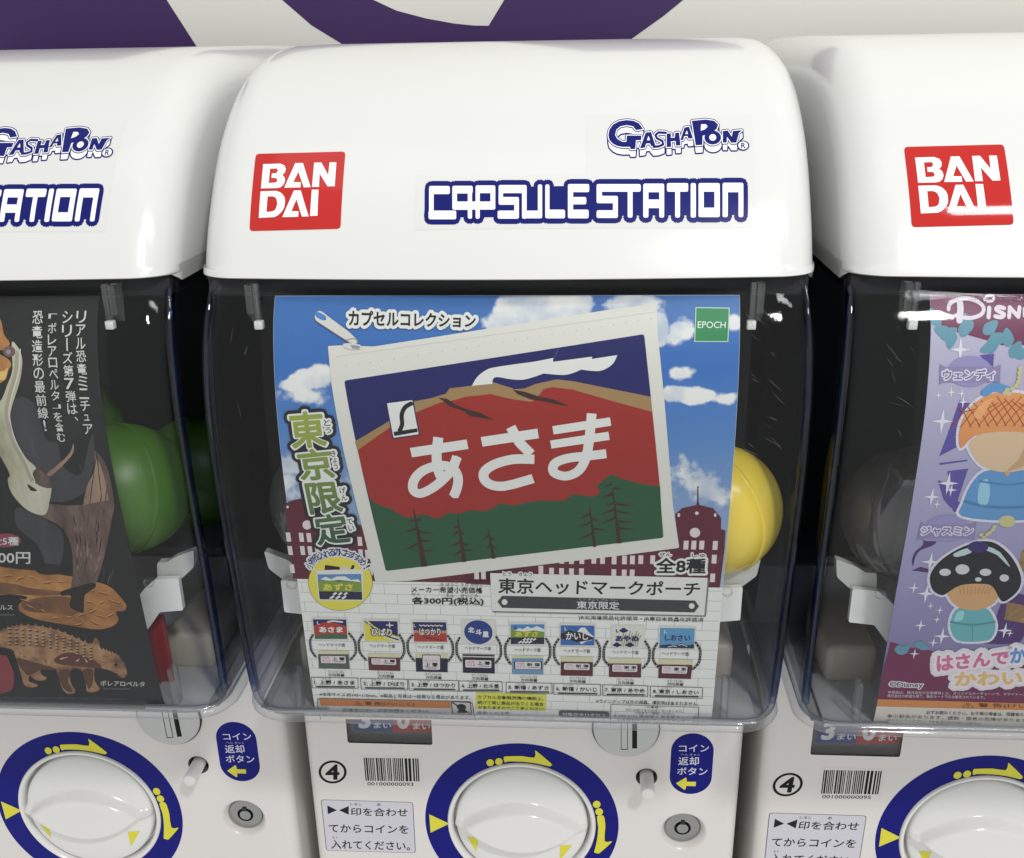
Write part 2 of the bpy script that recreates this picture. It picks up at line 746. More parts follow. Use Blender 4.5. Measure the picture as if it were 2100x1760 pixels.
class Print:
    """flat figures in millimetres (across, height) laid on a surface, later ones above earlier ones"""

    def __init__(self, surf):
        self.surf = surf
        self.items = []

    def tri(self, V, T, m, layer):
        self.items.append((V, T, m, layer))
        return self

    def poly(self, m, layer, *polys, holes=()):
        V, T = union(polys, holes)
        return self.tri(V, T, m, layer)

    def text(self, s, quad, m, layer, bold=0.0, rim=None):
        V, T = text_mesh(s, quad, bold)
        if rim:
            U, S = text_mesh(s, quad)
            size = (Vector(quad[0]) - Vector(quad[3])).length
            for k, (r, mm) in enumerate(rim):
                fv, ft = fatten(U, S, r + bold * size)
                self.tri(fv, ft, mm, layer - len(rim) + k)
        return self.tri(V, T, m, layer)

    def build(self, name, parent=None, label=None):
        mats = []
        V, F, MI = [], [], []
        for vs, ts, m, layer in self.items:
            if m not in mats:
                mats.append(m)
            mi = mats.index(m)
            o = len(V)
            V += [(v[0], layer, v[1]) for v in vs]
            for t in ts:
                F.append([o + i for i in t])
                MI.append(mi)
        me = bpy.data.meshes.new(name)
        me.from_pydata(V, [], F)
        for p, mi in zip(me.polygons, MI):
            p.material_index = mi
        zs = [v[2] for v in V]
        cl = [c for c in cuts_for(self.surf) if min(zs) < c < max(zs)]
        if cl:
            bm = bmesh.new()
            bm.from_mesh(me)
            for c in cl:
                bmesh.ops.bisect_plane(bm, geom=bm.verts[:] + bm.edges[:] + bm.faces[:], dist=1e-4, plane_co=(0, 0, c), plane_no=(0, 0, 1))
            if self.surf is surf_hood:
                for k in range(-22, 23):
                    c = 5.013 * k
                    if min(v[0] for v in V) < c < max(v[0] for v in V):
                        bmesh.ops.bisect_plane(bm, geom=bm.verts[:] + bm.edges[:] + bm.faces[:], dist=1e-4, plane_co=(c, 0, 0), plane_no=(1, 0, 0))
            bm.to_mesh(me)
            bm.free()
        for v in me.vertices:
            v.co = self.surf(v.co.x / 1000, v.co.z / 1000, v.co.y * STEP)
        # every face looks toward the viewer
        bm = bmesh.new()
        bm.from_mesh(me)
        bm.normal_update()
        fl = [f for f in bm.faces if f.normal.y > 0]
        bmesh.ops.reverse_faces(bm, faces=fl)
        bm.to_mesh(me)
        bm.free()
        o = link(name, me, parent, mats, self.surf is not surf_panel)
        if label:
            o['label'] = label
        return o


# ================================================================== the wall behind
bm = bmesh.new()
grid_mesh(bm, [[(-1.3 + 2.6 * i / 2, WALL_Y, z) for i in range(3)] for z in (-1.5, .4, 1.4)])
wall = from_bm('wall', bm, M_WALL, None, False)
wall['kind'] = 'structure'
p = Print(surf_wall)
p.poly(M_PURPLE, 4, [(-452.95,535.05),(-320.22,531.7),(-286.26,472.44),(-275.46,453.98),(-264.47,435.18),(-246.34,403.74),(-239,390.96),(-489.88,394.64)])
p.build('purple_letter', wall)
p = Print(surf_wall)
cx, cy, ro = 990, -433, 597
p.poly(M_PURPLE, 4, [(-229.63,529.41),(-225.61,508.8),(-219.84,490.05),(-210.16,470.86),(-205.24,462.63),(-194.7,448.13),(-180.82,433.67),(-161.3,417.04),(-140.1,404.48),(-116.77,394.02),(-88.9,385.53),(-64.32,380.97),(-39.64,379.32),(-14.99,380.27),(9.53,384.12),(37.27,391.71),(65.2,403.9),(88.46,419.03),(101.16,428.6),(115.13,442.21),(125.88,455.95),(130.96,463.76),(141.08,482.01),(147.47,499.96),(152.28,519.75),(36.74,522.67),(-0.44,466.49),(-12.04,448.86),(-23.21,430.83),(-34.56,414.61),(-44.94,414.97),(-58.76,416.45),(-79.1,420.14),(-99.68,425.45),(-115.58,432.5),(-132.62,441.74),(-150.61,454.59),(-165.74,469.93),(-180.08,487.41),(-193.06,508.6),(-202.49,528.72)])
p.build('purple_letter', wall)

# ================================================================== one capsule machine
HX, HR = 0.134, 0.020


def hood_mesh():
    bm = bmesh.new()
    prof = []
    zs = [.3085 + .0016 * k for k in range(59)]
    zs = [z for z in zs if z < .4018]
    for z in zs:
        s = (interp(HOOD, z + .0003) - interp(HOOD, z - .0003)) / .0006
        k = 1 / math.sqrt(1 + s * s)
        prof.append((interp(HOOD, z), z, -k, s * k))
    y, z = prof[-1][0], prof[-1][1]
    ny, nz = prof[-1][2], prof[-1][3]
    for k in range(1, 9):
        t = k / 8
        yy = y + (.245 - y) * t
        zz = z + .0022 * (1 - (1 - t) ** 2)
        prof.append((yy, zz, ny * (1 - t), math.sqrt(max(0, 1 - (ny * (1 - t)) ** 2))))
    # rounded lower lip, turned in underneath
    y0, z0, n0y, n0z = prof[0]
    lip = [(y0 + .012, z0 - .0006, 0.0, -1.0), (y0 + .0035, z0 - .0005, -.3, -.95), (y0 + .0012, z0 - .0001, -.7, -.7), (y0 + .0003, z0 + .0004, -.95, -.1)]
    prof = lip + prof[1:]
    cols = []
    nx = 48
    for k in range(nx + 1):
        cols.append((-(HX - HR) + 2 * (HX - HR) * k / nx, 0.0, None))
    arc = 8
    right = [(HX - HR + HR * math.sin(a), HR * (1 - math.cos(a)), a) for a in (math.pi / 2 * k / arc for k in range(1, arc + 1))]
    left = [(-x, d, a) for x, d, a in reversed(right)]
    cols = left + cols + right
    rows = []
    for (y, z, ny, nz) in prof:
        r = []
        for x, d, a in cols:
            bow = hood_bow(max(-.114, min(.114, x)))
            r.append((x, y - (ny if z > .312 else -.88) * d + bow, z - nz * d * (0.0 if z < .312 else 1.0)))
        rows.append(r)
    vs = grid_mesh(bm, rows)
    # flat flanks
    for side in (0, -1):
        cen = [bm.verts.new((vs[0][side].co.x, .245, v[side].co.z)) for v in vs]
        for i in range(len(vs) - 1):
            try:
                bm.faces.new((vs[i][side], vs[i + 1][side], cen[i + 1], cen[i]))
            except ValueError:
                pass
    return bm


def box_w(z):
    return interp([(.083, .1335), (.10, .1350), (.15, .1358), (.20, .1362), (.25, .1360), (.28, .1350), (.30, .1335), (.31, .1322)], z)


def box_y(z):
    return poster_y(z) - .0042


def case_shell(off, name, m, parent, zlo=.0835, zhi=.3095, ri=.0115):
    """clear box wall: off = inset from the outer face"""
    bm = bmesh.new()
    rows = []
    zs = []
    n = 9
    for k in range(n):
        a = math.pi / 2 * k / n
        zs.append((zlo + ri * (1 - math.sin(a)) * 0 + ri * (1 - math.cos(a)), ri * (1 - math.sin(a))))
    zs += [(zlo + ri + (zhi - zlo - ri) * k / 40, 0.0) for k in range(41)]
    for z, ins in zs:
        w = box_w(z) - off - ins
        yf = box_y(max(z, .0935)) + off + ins
        rc = max(.004, .017 - off)
        r = [(-w, .20, z)]
        for k in range(9):
            a = math.pi / 2 * k / 8
            r.append((-w + rc * (1 - math.cos(a)), yf + rc * (1 - math.sin(a)), z))
        for k in range(1, 8):
            x = -w + rc + 2 * (w - rc) * k / 8
            r.append((x, yf, z))
        for k in range(9):
            a = math.pi / 2 * (1 - k / 8)
            r.append((w - rc * (1 - math.cos(a)), yf + rc * (1 - math.sin(a)), z))
        r.append((w, .20, z))
        rows.append([(x, y, z + off * (1 if ins > 0 else 0) * (ins / ri)) for x, y, z in r])
    vs = grid_mesh(bm, rows)
    bm.faces.new(vs[0])
    return from_bm(name, bm, m, parent, True, 60)


PANEL_HOLES = {'dial': (-.0002, -.0490, .0462), 'button': (.0769, -.0105, .0066), 'lock': (.1010, -.0515, .0146)}
WIN = (-.1065, -.0540, .0092, .045)


def panel_mesh():
    """front of the body with its openings, rounded upright edges and flanks"""
    zb, zt = -.42, .082
    outer = [(-126, zb * 1000), (126, zb * 1000), (126, zt * 1000), (-126, zt * 1000)]
    holes = [ellipse(c[0] * 1000, c[1] * 1000, c[2] * 1000, n=64) for c in PANEL_HOLES.values()]
    holes.append(rnd([(WIN[0] * 1000, WIN[2] * 1000), (WIN[1] * 1000, WIN[2] * 1000), (WIN[1] * 1000, WIN[3] * 1000), (WIN[0] * 1000, WIN[3] * 1000)], 1.5))
    V, T = union([outer], holes)
    bm = bmesh.new()
    vs = [bm.verts.new((v[0] / 1000, 0, v[1] / 1000)) for v in V]
    for t in T:
        bm.faces.new([vs[i] for i in t])
    for s in (-1, 1):
        r = [(s * (.126 + .008 * math.sin(a)), .008 * (1 - math.cos(a))) for a in (math.pi / 2 * k / 6 for k in range(7))] + [(s * .134, .24)]
        grid_mesh(bm, [[(x, y, z) for x, y in r] for z in (zb, zt)])
    grid_mesh(bm, [[(-.126, 0, zt), (.126, 0, zt)], [(-.126, .24, zt), (.126, .24, zt)]])
    bmesh.ops.remove_doubles(bm, verts=bm.verts, dist=1e-6)
    return bm


def knob_h(x, z):
    """how far the turning knob stands out at a point (metres from its own centre)"""
    r = math.hypot(x, z)
    R = .0415
    u = min(1, r / R)
    base = .004 * math.sqrt(max(0, 1 - u ** 8)) - .004
    half = .0155 * max(0.0, 1 - (x / .0360) ** 2)
    d = half - abs(z - .0015)
    t = max(0, min(1, (d + .0045) / .0065))
    t = t * t * (3 - 2 * t)
    dome = .0100 * (1 - .28 * (x / .04) ** 2) * t
    scoop = .0035 * max(0, 1 - u) * (1 - t)
    return .0025 + base + dome + scoop


def build_machine():
    mach = thing('capsule_machine', 'white capsule machine', 'capsule machine')
    hood = from_bm('hood', hood_mesh(), M_HOOD, mach, True, 50)
    # --- stickers on the hood
    W0 = ink(238, 240, 244, 1.0, .25)
    red = mat('red_badge_print', rgb(188, 30, 24, 0.95), 0.05, 0.5)
    navy = mat('navy_logo_print', rgb(12, 22, 108, 0.9), 0.3, 0.2)
    p = Print(surf_hood)
    p.poly(red, 3, rnd([(-109.92,356.95),(-69.4,357.67),(-68.82,328.25),(-109.2,327.24)], 1.6))
    p.poly(W0, 5, smooth([(-105.89,352.9),(-101.9,352.99),(-98.18,353.09),(-96.08,352.34),(-95.34,351.07),(-95.59,349.59),(-96.6,348.75),(-95.47,347.7),(-95.11,346.43),(-95.63,344.96),(-96.98,343.91),(-98.68,343.66),(-102.14,343.6),(-105.61,343.54),(-105.74,348.34)], True, 1),
           holes=[[(-102.51,351.09),(-99.41,351.18),(-98.81,350.44),(-99.41,349.39),(-101.39,349.29),(-101.41,347.6),(-99.16,347.49),(-98.55,346.65),(-99.07,345.81),(-102.39,345.6)]])
    p.poly(W0, 5, [(-91.37,353.27),(-87.9,353.26),(-83.35,344),(-86.41,343.94),(-89.52,349.89),(-91.31,345.96),(-87.98,345.9),(-87.87,343.9),(-95.12,343.81)])
    p.poly(W0, 5, [(-82.86,353.39),(-79.67,353.44),(-76.03,348.59),(-75.99,353.49),(-72.92,353.47),(-72.66,344.33),(-75.82,344.3),(-79.89,349.13),(-79.65,344.1),(-82.75,344.1)])
    p.poly(W0, 5, [(-105.67,342.44),(-98.55,342.61),(-96.76,342.07),(-95.7,341.4),(-94.72,340.35),(-94.21,339.1),(-94.21,336.8),(-94.7,335.54),(-95.47,334.49),(-96.83,333.33),(-98.49,332.59),(-105.35,332.26)], holes=[[(-102.25,340.45),(-100.03,340.52),(-98.76,340.14),(-98.04,339.3),(-97.56,337.84),(-97.94,335.95),(-98.48,335.22),(-99.42,334.8),(-102.1,334.52)]])
    p.poly(W0, 5, [(-90.69,342.75),(-87.63,342.81),(-83.13,332.87),(-86.16,332.83),(-89.14,339.41),(-90.97,334.92),(-87.72,334.81),(-87.86,332.72),(-94.86,332.6)])
    p.poly(W0, 5, [(-82.76,343.06),(-79.71,343.05),(-79.27,333.15),(-82.54,333.04)])
    p.build('red_badge', hood)
    # name sticker: a clear-edged sheet with two lines of lettering
    film = mat('sticker_film', (0.655, 0.66, 0.648, 1), 0.16, 0.5)
    p = Print(surf_hood)
    p.poly(film, 1.5, [(35.29,370.98),(107.1,370),(106.98,327.32),(44.81,328.09),(-3.38,328.13),(-36.79,327.75),(-37.42,348.12),(35.76,348.15)])
    p.build('clear_sticker', hood)
    p = Print(surf_hood)
    blocks = [
        [[(-31.37,344.28),(-22.42,344.22),(-22.24,341.17),(-31.17,341.21)], [(-31.37,344.28),(-29.36,344.26),(-28.64,331.73),(-30.63,331.74)], [(-31.05,335.02),(-19.17,334.98),(-19.03,331.7),(-30.88,331.74)]],
        [[(-21.34,344.29),(-12.59,344.23),(-12.44,341.33),(-21.17,341.38)], [(-21.34,344.29),(-19.34,344.28),(-18.85,335.26),(-20.84,335.27)], [(-14.67,344.25),(-12.84,344.24),(-12.26,331.89),(-14.08,331.9)], [(-21,338.4),(-12.54,338.35),(-12.4,335.23),(-20.84,335.27)]],
        [[(-11.35,344.37),(-2.88,344.31),(-2.76,341.41),(-11.2,341.46)], [(-11.35,344.37),(-9.52,344.36),(-8.97,331.87),(-10.78,331.88)], [(-4.96,344.33),(-2.88,344.31),(-2.51,335.25),(-4.57,335.26)], [(-14.2,338.36),(-2.62,338.29),(-2.51,335.25),(-14.06,335.31)]],
        [[(-1.48,344.45),(10.51,344.35),(10.61,341.31),(-1.35,341.4)], [(-1.48,344.45),(0.42,344.43),(0.72,337.04),(-1.17,337.05)], [(-1.29,339.95),(7.36,339.89),(7.46,336.99),(-1.17,337.05)], [(5.39,339.9),(7.36,339.89),(7.62,331.78),(5.65,331.79)], [(-1.51,334.88),(7.53,334.82),(7.62,331.78),(-1.4,331.83)]],
        [[(8.52,344.37),(10.51,344.35),(10.89,331.75),(8.93,331.77)], [(8.84,334.81),(17.36,334.75),(17.43,331.85),(8.93,331.91)], [(15.28,344.53),(17.09,344.51),(17.43,331.85),(15.63,331.87)]],
        [[(18.41,344.5),(20.22,344.49),(20.53,331.83),(18.73,331.84)], [(18.66,335.1),(26.99,335.03),(27.05,331.78),(18.73,331.84)]],
        [[(28.03,344.56),(30.25,344.54),(30.47,331.75),(28.27,331.77)], [(28.03,344.56),(37.06,344.47),(37.1,341.43),(28.09,341.52)], [(28.13,339.71),(35.89,339.64),(35.93,336.9),(28.18,336.97)], [(28.21,335.02),(36.94,334.94),(36.98,331.69),(28.27,331.77)]],
        [[(40.18,344.43),(58.84,344.22),(58.83,341.35),(40.21,341.56)], [(40.18,344.43),(42.46,344.4),(42.52,337.27),(40.25,337.29)], [(40.22,340.03),(49.19,339.94),(49.2,337.2),(40.25,337.29)], [(47.12,339.96),(49.19,339.94),(49.23,331.71),(47.17,331.73)], [(40.28,334.67),(49.21,334.58),(49.23,331.71),(40.31,331.8)]],
        [[(53.32,344.28),(55.39,344.26),(55.4,331.77),(53.34,331.79)]],
        [[(59.88,344.39),(68.71,344.28),(68.67,341.06),(59.86,341.16)], [(59.88,344.39),(62.09,344.36),(62.04,331.7),(59.85,331.72)], [(66.64,344.31),(68.71,344.28),(68.61,331.62),(66.56,331.65)], [(59.85,338.48),(68.65,338.38),(68.62,335.16),(59.85,335.26)]],
        [[(69.89,344.45),(78.85,344.34),(78.79,341.11),(69.85,341.22)], [(73.34,344.41),(75.4,344.38),(75.24,331.54),(73.19,331.57)]],
        [[(79.89,344.33),(82.09,344.3),(81.87,331.46),(79.69,331.49)]],
        [[(83.2,344.28),(92.16,344.16),(92.06,340.93),(83.12,341.06)], [(83.2,344.28),(85.4,344.25),(85.16,331.6),(82.97,331.63)], [(89.88,344.19),(92.16,344.16),(91.86,331.51),(89.6,331.54)], [(83.01,335.16),(91.92,335.04),(91.86,331.51),(82.97,331.63)]],
        [[(93.34,344.27),(102.1,344.14),(101.96,340.61),(93.23,340.74)], [(93.34,344.27),(95.54,344.23),(95.21,331.46),(93.02,331.49)], [(100.03,344.17),(102.1,344.14),(101.71,331.37),(99.66,331.4)]],
    ]
    flat = [rnd(r, .75, 3) for b in blocks for r in b]
    V, T = union(flat)
    fv, ft = fatten(V, T, 1.95)
    fill = [[(x, z) for x, z in [(-30.33,343.76),(42.55,343.91),(42.66,332.36),(-29.67,332.47)]], [(40.53,343.69),(101.24,343.54),(100.91,332.3),(40.65,332.71)]]
    V2, T2 = union([[fv[i] for i in t] for t in ft] + fill)
    p.tri(V2, T2, navy, 3)
    p.tri(V, T, W0, 5)
    p.build('name_lettering', hood)
    # raised-look word above it
    p = Print(surf_hood)
    G = [[(60.03,364.89),(58.39,366.98),(56.07,368.04),(53.05,368.38),(49.69,367.98),(47,366.68),(45.49,364.78),(45.06,362.72),(45.5,360.95),(47,359.47),(48.99,358.57),(51.31,358.19),(54.29,358.21),(54.61,357.33),(56.6,357.31),(56.96,360.67),(59.12,360.64),(59.32,362.4),(52.99,362.48),(52.81,360.13),(50.98,360.16),(48.99,361.21),(48,362.69),(48.5,364.74),(50.35,366.05),(53.03,366.46),(55.7,365.98),(57.02,364.49)]]
    A1 = [[(61.17,363.55),(63.5,363.67),(65.22,358.51),(63.39,358.39),(62.92,359.42),(61.26,359.35),(60.74,357.84),(58.59,357.57)]]
    S1 = stroke([(69.82,363.29),(66.66,363.48),(65.3,362.47),(65.94,361.29),(68.24,360.23),(68.54,358.91),(66.53,358.2),(64.38,358.09)], .95)
    H1 = [[(70.14,362.99),(71.98,363.11),(71.92,361.35),(73.58,361.48),(73.81,363.24),(75.48,363.36),(75.97,358.52),(73.98,358.4),(73.87,360.16),(71.88,360.04),(71.99,357.99),(70,357.87)]]
    A2 = [[(77.89,365.24),(79.91,365.51),(81.37,361.08),(79.37,360.96),(79.08,361.99),(77.58,361.86),(77.2,360.55),(75.87,360.42)]]
    P1 = [[(81.19,367.71),(87.24,368.13),(90.89,367.57),(92.46,366.07),(91.69,364.46),(89.27,363.02),(85.56,361.96),(85.24,358.54),(82.42,358.43)]]
    O1 = [ell([(89.84,361.25),(93.42,361.2),(89.99,363.89)])]
    N1 = [[(94.31,363.69),(96.48,363.8),(97.99,361.43),(98.63,363.62),(102.65,363.86),(101.24,362.85),(99.84,359.21),(97.68,359.15),(95.99,361.46),(95.7,359.27),(94.04,359.29)]]
    holes = [[(62.31,362.21),(62.94,360.59),(61.61,360.52)], [(78.84,364.05),(79.28,362.72),(78.11,362.65)], [(85.13,366.32),(87.13,366.29),(87.91,365.4),(86.69,364.38),(84.82,363.82)], ell([(89.84,361.25),(91.33,361.23),(89.91,362.49)])]
    V, T = union(G + A1 + S1 + H1 + A2 + P1 + O1 + N1)
    deep = []
    DZ = 2.75
    deep += [[(V[i][0], V[i][1] - DZ) for i in t] for t in T]
    deep += [[V[i] for i in t] for t in T]
    he = {(t[q], t[(q + 1) % 3]) for t in T for q in range(3)}
    for i, j in he:
        if (j, i) not in he:
            a, b = V[i], V[j]
            deep.append([a, b, (b[0], b[1] - DZ), (a[0], a[1] - DZ)])
    dv, dt = union(deep)
    ov, ot = fatten(dv, dt, .55)
    p.tri(ov, ot, navy, 2.5)
    p.tri(dv, dt, W0, 3.5)
    ov, ot = fatten(V, T, .72)
    p.tri(ov, ot, navy, 4.5)
    ov, ot = fatten(V, T, .38)
    p.tri(ov, ot, W0, 5.5)
    p.tri(V, T, navy, 6.5)
    p.poly(W0, 7.5, *holes)
    R1 = [(102.64,358),(105.29,357.96),(102.76,359.9)]
    p.poly(navy, 7, ell(R1))
    p.poly(W0, 8, ell([R1[0], (R1[0][0] + (R1[1][0] - R1[0][0]) * .78, R1[0][1]), (R1[0][0], R1[0][1] + (R1[2][1] - R1[0][1]) * .78)]))
    p.text('R', [(101.81,359.04),(103.8,359.01),(103.67,356.9),(101.69,356.93)], navy, 9, .02)
    p.build('word_lettering', hood)

    # --- clear front case
    case = case_shell(0.0, 'display_case', M_CLEAR, mach)
    case_shell(.0026, 'inner_face', M_INNER, case)
    # thick upright corners, where the plastic is seen edge-on
    for s in (-1, 1):
        bm = bmesh.new()
        rows = []
        for k in range(27):
            z = .0965 + (.3060 - .0965) * k / 26
            xx, yy = s * (box_w(z) - .0031), box_y(max(z, .0935)) + .0128
            rows.append([(xx + .0020 * math.cos(t), yy + .0034 * math.sin(t), z) for t in (2 * math.pi * j / 12 for j in range(12))])
        grid_mesh(bm, rows, True)
        from_bm('corner_edge', bm, M_EDGE, case)
    # bead added along the case foot, slightly milky in place of refracted light
    bm = bmesh.new()
    rows = []
    zf = .0838
    path = [(-.1335, .10), (-.1335, -.045)]
    w, yf, rc = .1338, box_y(.0935) + .0015, .020
    path = [(-w, .15), (-w, yf + rc + .03)] + [(-w + rc * (1 - math.cos(a)), yf + rc * (1 - math.sin(a))) for a in (math.pi / 2 * k / 8 for k in range(9))]
    path += [(-x, y) for x, y in reversed(path)]
    for i, (x, y) in enumerate(path):
        a = Vector(path[max(0, i - 1)])
        b = Vector(path[min(len(path) - 1, i + 1)])
        d = (b - a).normalized()
        n = Vector((d.y, -d.x))
        if n.y > 0 and abs(d.x) > .5:
            n = -n
        nn = Vector((-d.y, d.x))
        ring = []
        for k in range(10):
            t = 2 * math.pi * k / 10
            ring.append((x + nn.x * .0030 * math.cos(t), y + nn.y * .0030 * math.cos(t), zf + .0042 + .0036 * math.sin(t)))
        rows.append(ring)
    grid_mesh(bm, rows, True)
    from_bm('rim_bead', bm, M_BEAD, case)
    # small hanging clips that hold the sheet
    for s in (-1, 1):
        bm = bmesh.new()
        y0 = box_y(.29) + .0045
        box_bm(bm, s * .1065 - .0012, s * .1065 + .0012, y0, y0 + .004, .2895, .3065, .0006)
        ring = [[(s * .1065 + s * dx, y0 + .0008 + dy, z) for z, dy in ((.3060, 0), (.2935, 0), (.2890, .006), (.3060, .009))] for dx in (.0016, .0046)]
        vs = grid_mesh(bm, ring, True)
        bm.faces.new(vs[0])
        bm.faces.new(vs[1])
        from_bm('sheet_clip', bm, M_CLIP, case, True, 30)
        box('clip_tip', s * .1065 - .0019, s * .1065 + .0019, y0 - .0002, y0 + .0035, .2868, .2905, mat('clip_tip_white', (.72, .72, .70, 1), .35), case, .0005)
        # upright guide ribs at the foot
        box('guide_rib', s * .1075 - .0018, s * .1075 + .0018, box_y(.095) + .004, box_y(.095) + .012, .0875, .112, M_CLIP, case, .0012, 3)
        lathe('screw_boss', s * .1045, .1615, [(.0010, -.0870), (.0022, -.0870), (.0025, -.0864), (.0025, -.084)], M_CLIP, case, 16)
    # --- inside of the case
    box('top_frame', -.1315, .1315, -.0730, .19, .2985, .3078, M_BLACK, mach, .0015)
    bm = bmesh.new()
    grid_mesh(bm, [[(-.1305, .19, z), (-.1305, .066, z), (.1305, .066, z), (.1305, .19, z)] for z in (.086, .30)])
    from_bm('inner_housing', bm, M_DARK, mach, True, 30)
    # capsule tray under the capsules, dark, with a step down to the grey chute floor
    bm = bmesh.new()
    grid_mesh(bm, [[(x, y, z) for x in (-.122, .122)] for y, z in ((-.028, .150), (-.030, .1545), (-.022, .1565), (.064, .168))])
    from_bm('capsule_shelf', bm, mat('shelf_plastic', (.06, .062, .058, 1), .45, .4), mach, True, 30)
    bm = bmesh.new()
    grid_mesh(bm, [[(x, y, z) for x in (-.129, .129)] for y, z in ((-.082, .0880), (-.030, .0880), (.020, .0885), (.024, .094), (.026, .122), (.0645, .126))])
    from_bm('chute_floor', bm, M_GREY, mach, True, 30)
    for s in (-1, 1):
        src = rnd([(101.91,156.42),(113.86,157.18),(113.83,139.12),(101.38,137.75),(93.68,127.63),(91.77,127.02),(90.75,128.72),(90.86,145.69),(95.52,151.07)], .9, 3)
        bm = bmesh.new()
        rows = [[(s * x / 1000, y, z / 1000) for x, z in src] for y in (-.0725, -.0690)]
        vs = grid_mesh(bm, rows, True)
        bm.faces.new(vs[0])
        bm.faces.new(vs[1])
        from_bm('side_bracket', bm, M_WHITEP, mach, True, 30)
        src = rnd([(102.28,163.79),(107.34,163.87),(111.52,166.66),(122.15,170.89),(120.84,161.36),(112.75,154.06),(101.03,153.86)], 1.2, 3)
        bm = bmesh.new()
        rows = [[(s * x / 1000, y, z / 1000) for x, z in src] for y in (-.0680, -.0630)]
        vs = grid_mesh(bm, rows, True)
        bm.faces.new(vs[0])
        bm.faces.new(vs[1])
        from_bm('bracket_arm', bm, mat('frosted_arm_plastic', (.55, .56, .52, 1), .45), mach, True, 30)
        box('chute_block', min(s * .090, s * .116), max(s * .090, s * .116), -.048, .010, .0885, .111, M_CREAM, mach, .004, 4)
        box('floor_plate', min(s * .092, s * .1235), max(s * .092, s * .1235), -.088, -.040, .0890, .0905, mat('pale_plate_plastic', (.42, .43, .43, 1), .4), mach, .0008)

    # --- body with the controls
    body = from_bm('body', panel_mesh(), M_BODY, mach, True, 35)
    # coin counter window
    cw = box('counter_window', WIN[0] - .001, WIN[1] + .001, .0052, .0060, WIN[2] - .001, WIN[3] + .001, mat('dark_window', (.05, .05, .052, 1), .25), mach, 0)
    bm = bmesh.new()
    rw = [[(x / 1000, y, z / 1000) for x, z in rnd([(WIN[0] * 1000, WIN[2] * 1000), (WIN[1] * 1000, WIN[2] * 1000), (WIN[1] * 1000, WIN[3] * 1000), (WIN[0] * 1000, WIN[3] * 1000)], 1.5)] for y in (0.0, .0053)]
    grid_mesh(bm, rw, True)
    from_bm('window_reveal', bm, mat('window_grey', (.07, .068, .068, 1), .4), cw, True, 40)

    def surf_count(x, z, h):
        return (x, .0050 - h, z)
    p = Print(surf_count)
    bl, rd = ink(40, 58, 130, .8, .3), ink(178, 44, 44, .8, .3)
    p.poly(bl, 1, [(-101.38,36.41),(-77.83,37.05),(-79.19,14.88),(-103.06,14.16)])
    p.poly(rd, 1, [(-77.83,37.05),(-52.84,37.74),(-53.88,14.99),(-79.23,14.22)])
    wt = ink(225, 225, 225, .9)
    p.text('3', [(-99.36,29.19),(-91.72,29.4),(-92.6,16.71),(-100.3,16.48)], wt, 3, .05)
    p.text('まい', [(-90.46,21.45),(-79.54,21.61),(-79.82,17.09),(-90.76,17.01)], wt, 3, .02)
    p.text('0', [(-75.58,29.86),(-67.78,30.08),(-68.49,17.01),(-76.36,16.78)], wt, 3, .05)
    p.text('まい', [(-66.16,21.59),(-55.65,21.65),(-55.86,16.98),(-66.41,16.91)], wt, 3, .02)
    p.build('counter_print', cw)
    box('window_pane', WIN[0] + .0003, WIN[1] - .0003, .0006, .0012, WIN[2] + .0003, WIN[3] - .0003, clear('counter_pane', milk=.02, f0=.03), cw, 0)
    # coin plate
    cp = lathe('coin_plate', .0634, .0252, [(.0203, 0.0), (.0203, -.0007), (.0197, -.0012), (.0192, -.0012)], M_BLACK, mach, 64)
    lathe('coin_disc', .0634, .0252, [(.0196, .0), (.0196, -.0018), (.0190, -.0024)], M_STEEL, cp, 64, cap_last=True)

    def surf_coin(x, z, h):
        return (x, -.0025 - h, z)
    p = Print(surf_coin)
    blk = ink(14, 14, 15)
    slot = [(66.72,35.37),(69.62,35.45),(70.34,12.27),(67.4,12.18)]
    p.poly(blk, 1, slot)
    s2 = [(60.23,35.19),(63.97,35.29),(64.64,11.34),(60.84,11.22)]
    p.poly(blk, 1, *stroke(s2, .35, True, True))
    p.build('coin_slot', cp)
    # return button in its round hole
    c = PANEL_HOLES['button']
    lathe('button_hole', c[0], c[1], [(c[2], 0), (c[2] - .0004, .002), (c[2] - .0004, .010)], mat('hole_plastic', (.16, .15, .14, 1), .5), mach, 32, cap_last=True)
    lathe('return_button', c[0], c[1] + .0004, [(.0042, .010), (.0042, -.0155), (.0036, -.0168), (.0024, -.0172)], mat('button_plastic', (.74, .72, .71, 1), .3), mach, 32, cap_last=True)
    # lock in a dished recess
    c = PANEL_HOLES['lock']
    lathe('lock_dish', c[0], c[1], [(c[2], 0), (c[2] - .0006, .0004), (c[2] - .0016, .0016), (c[2] - .0028, .0040), (c[2] - .0034, .0052)], M_BODY, mach, 48)
    lk = lathe('key_lock', c[0], c[1], [(.0114, .0054), (.0110, .0044), (.0104, .0040), (.0052, .0040)], M_CHROME, mach, 48)
    lathe('key_slot', c[0], c[1] - .0002, [(.0053, .0040), (.0052, .0062), (.0038, .0062), (.0037, .0038)], M_BLACK, lk, 40)
    lathe('key_core', c[0], c[1] - .0002, [(.0037, .0062), (.0036, .0036), (.0030, .0033)], M_CHROME, lk, 40, cap_last=True)
    box('key_notch', c[0] - .0013, c[0] + .0013, .0034, .0060, c[1] + .0030, c[1] + .0062, M_BLACK, lk, .0002)
    # dial
    cx, cz, cr = PANEL_HOLES['dial']
    p = Print(surf_panel)
    outer = ellipse(cx * 1000, cz * 1000, 61.0, n=110)
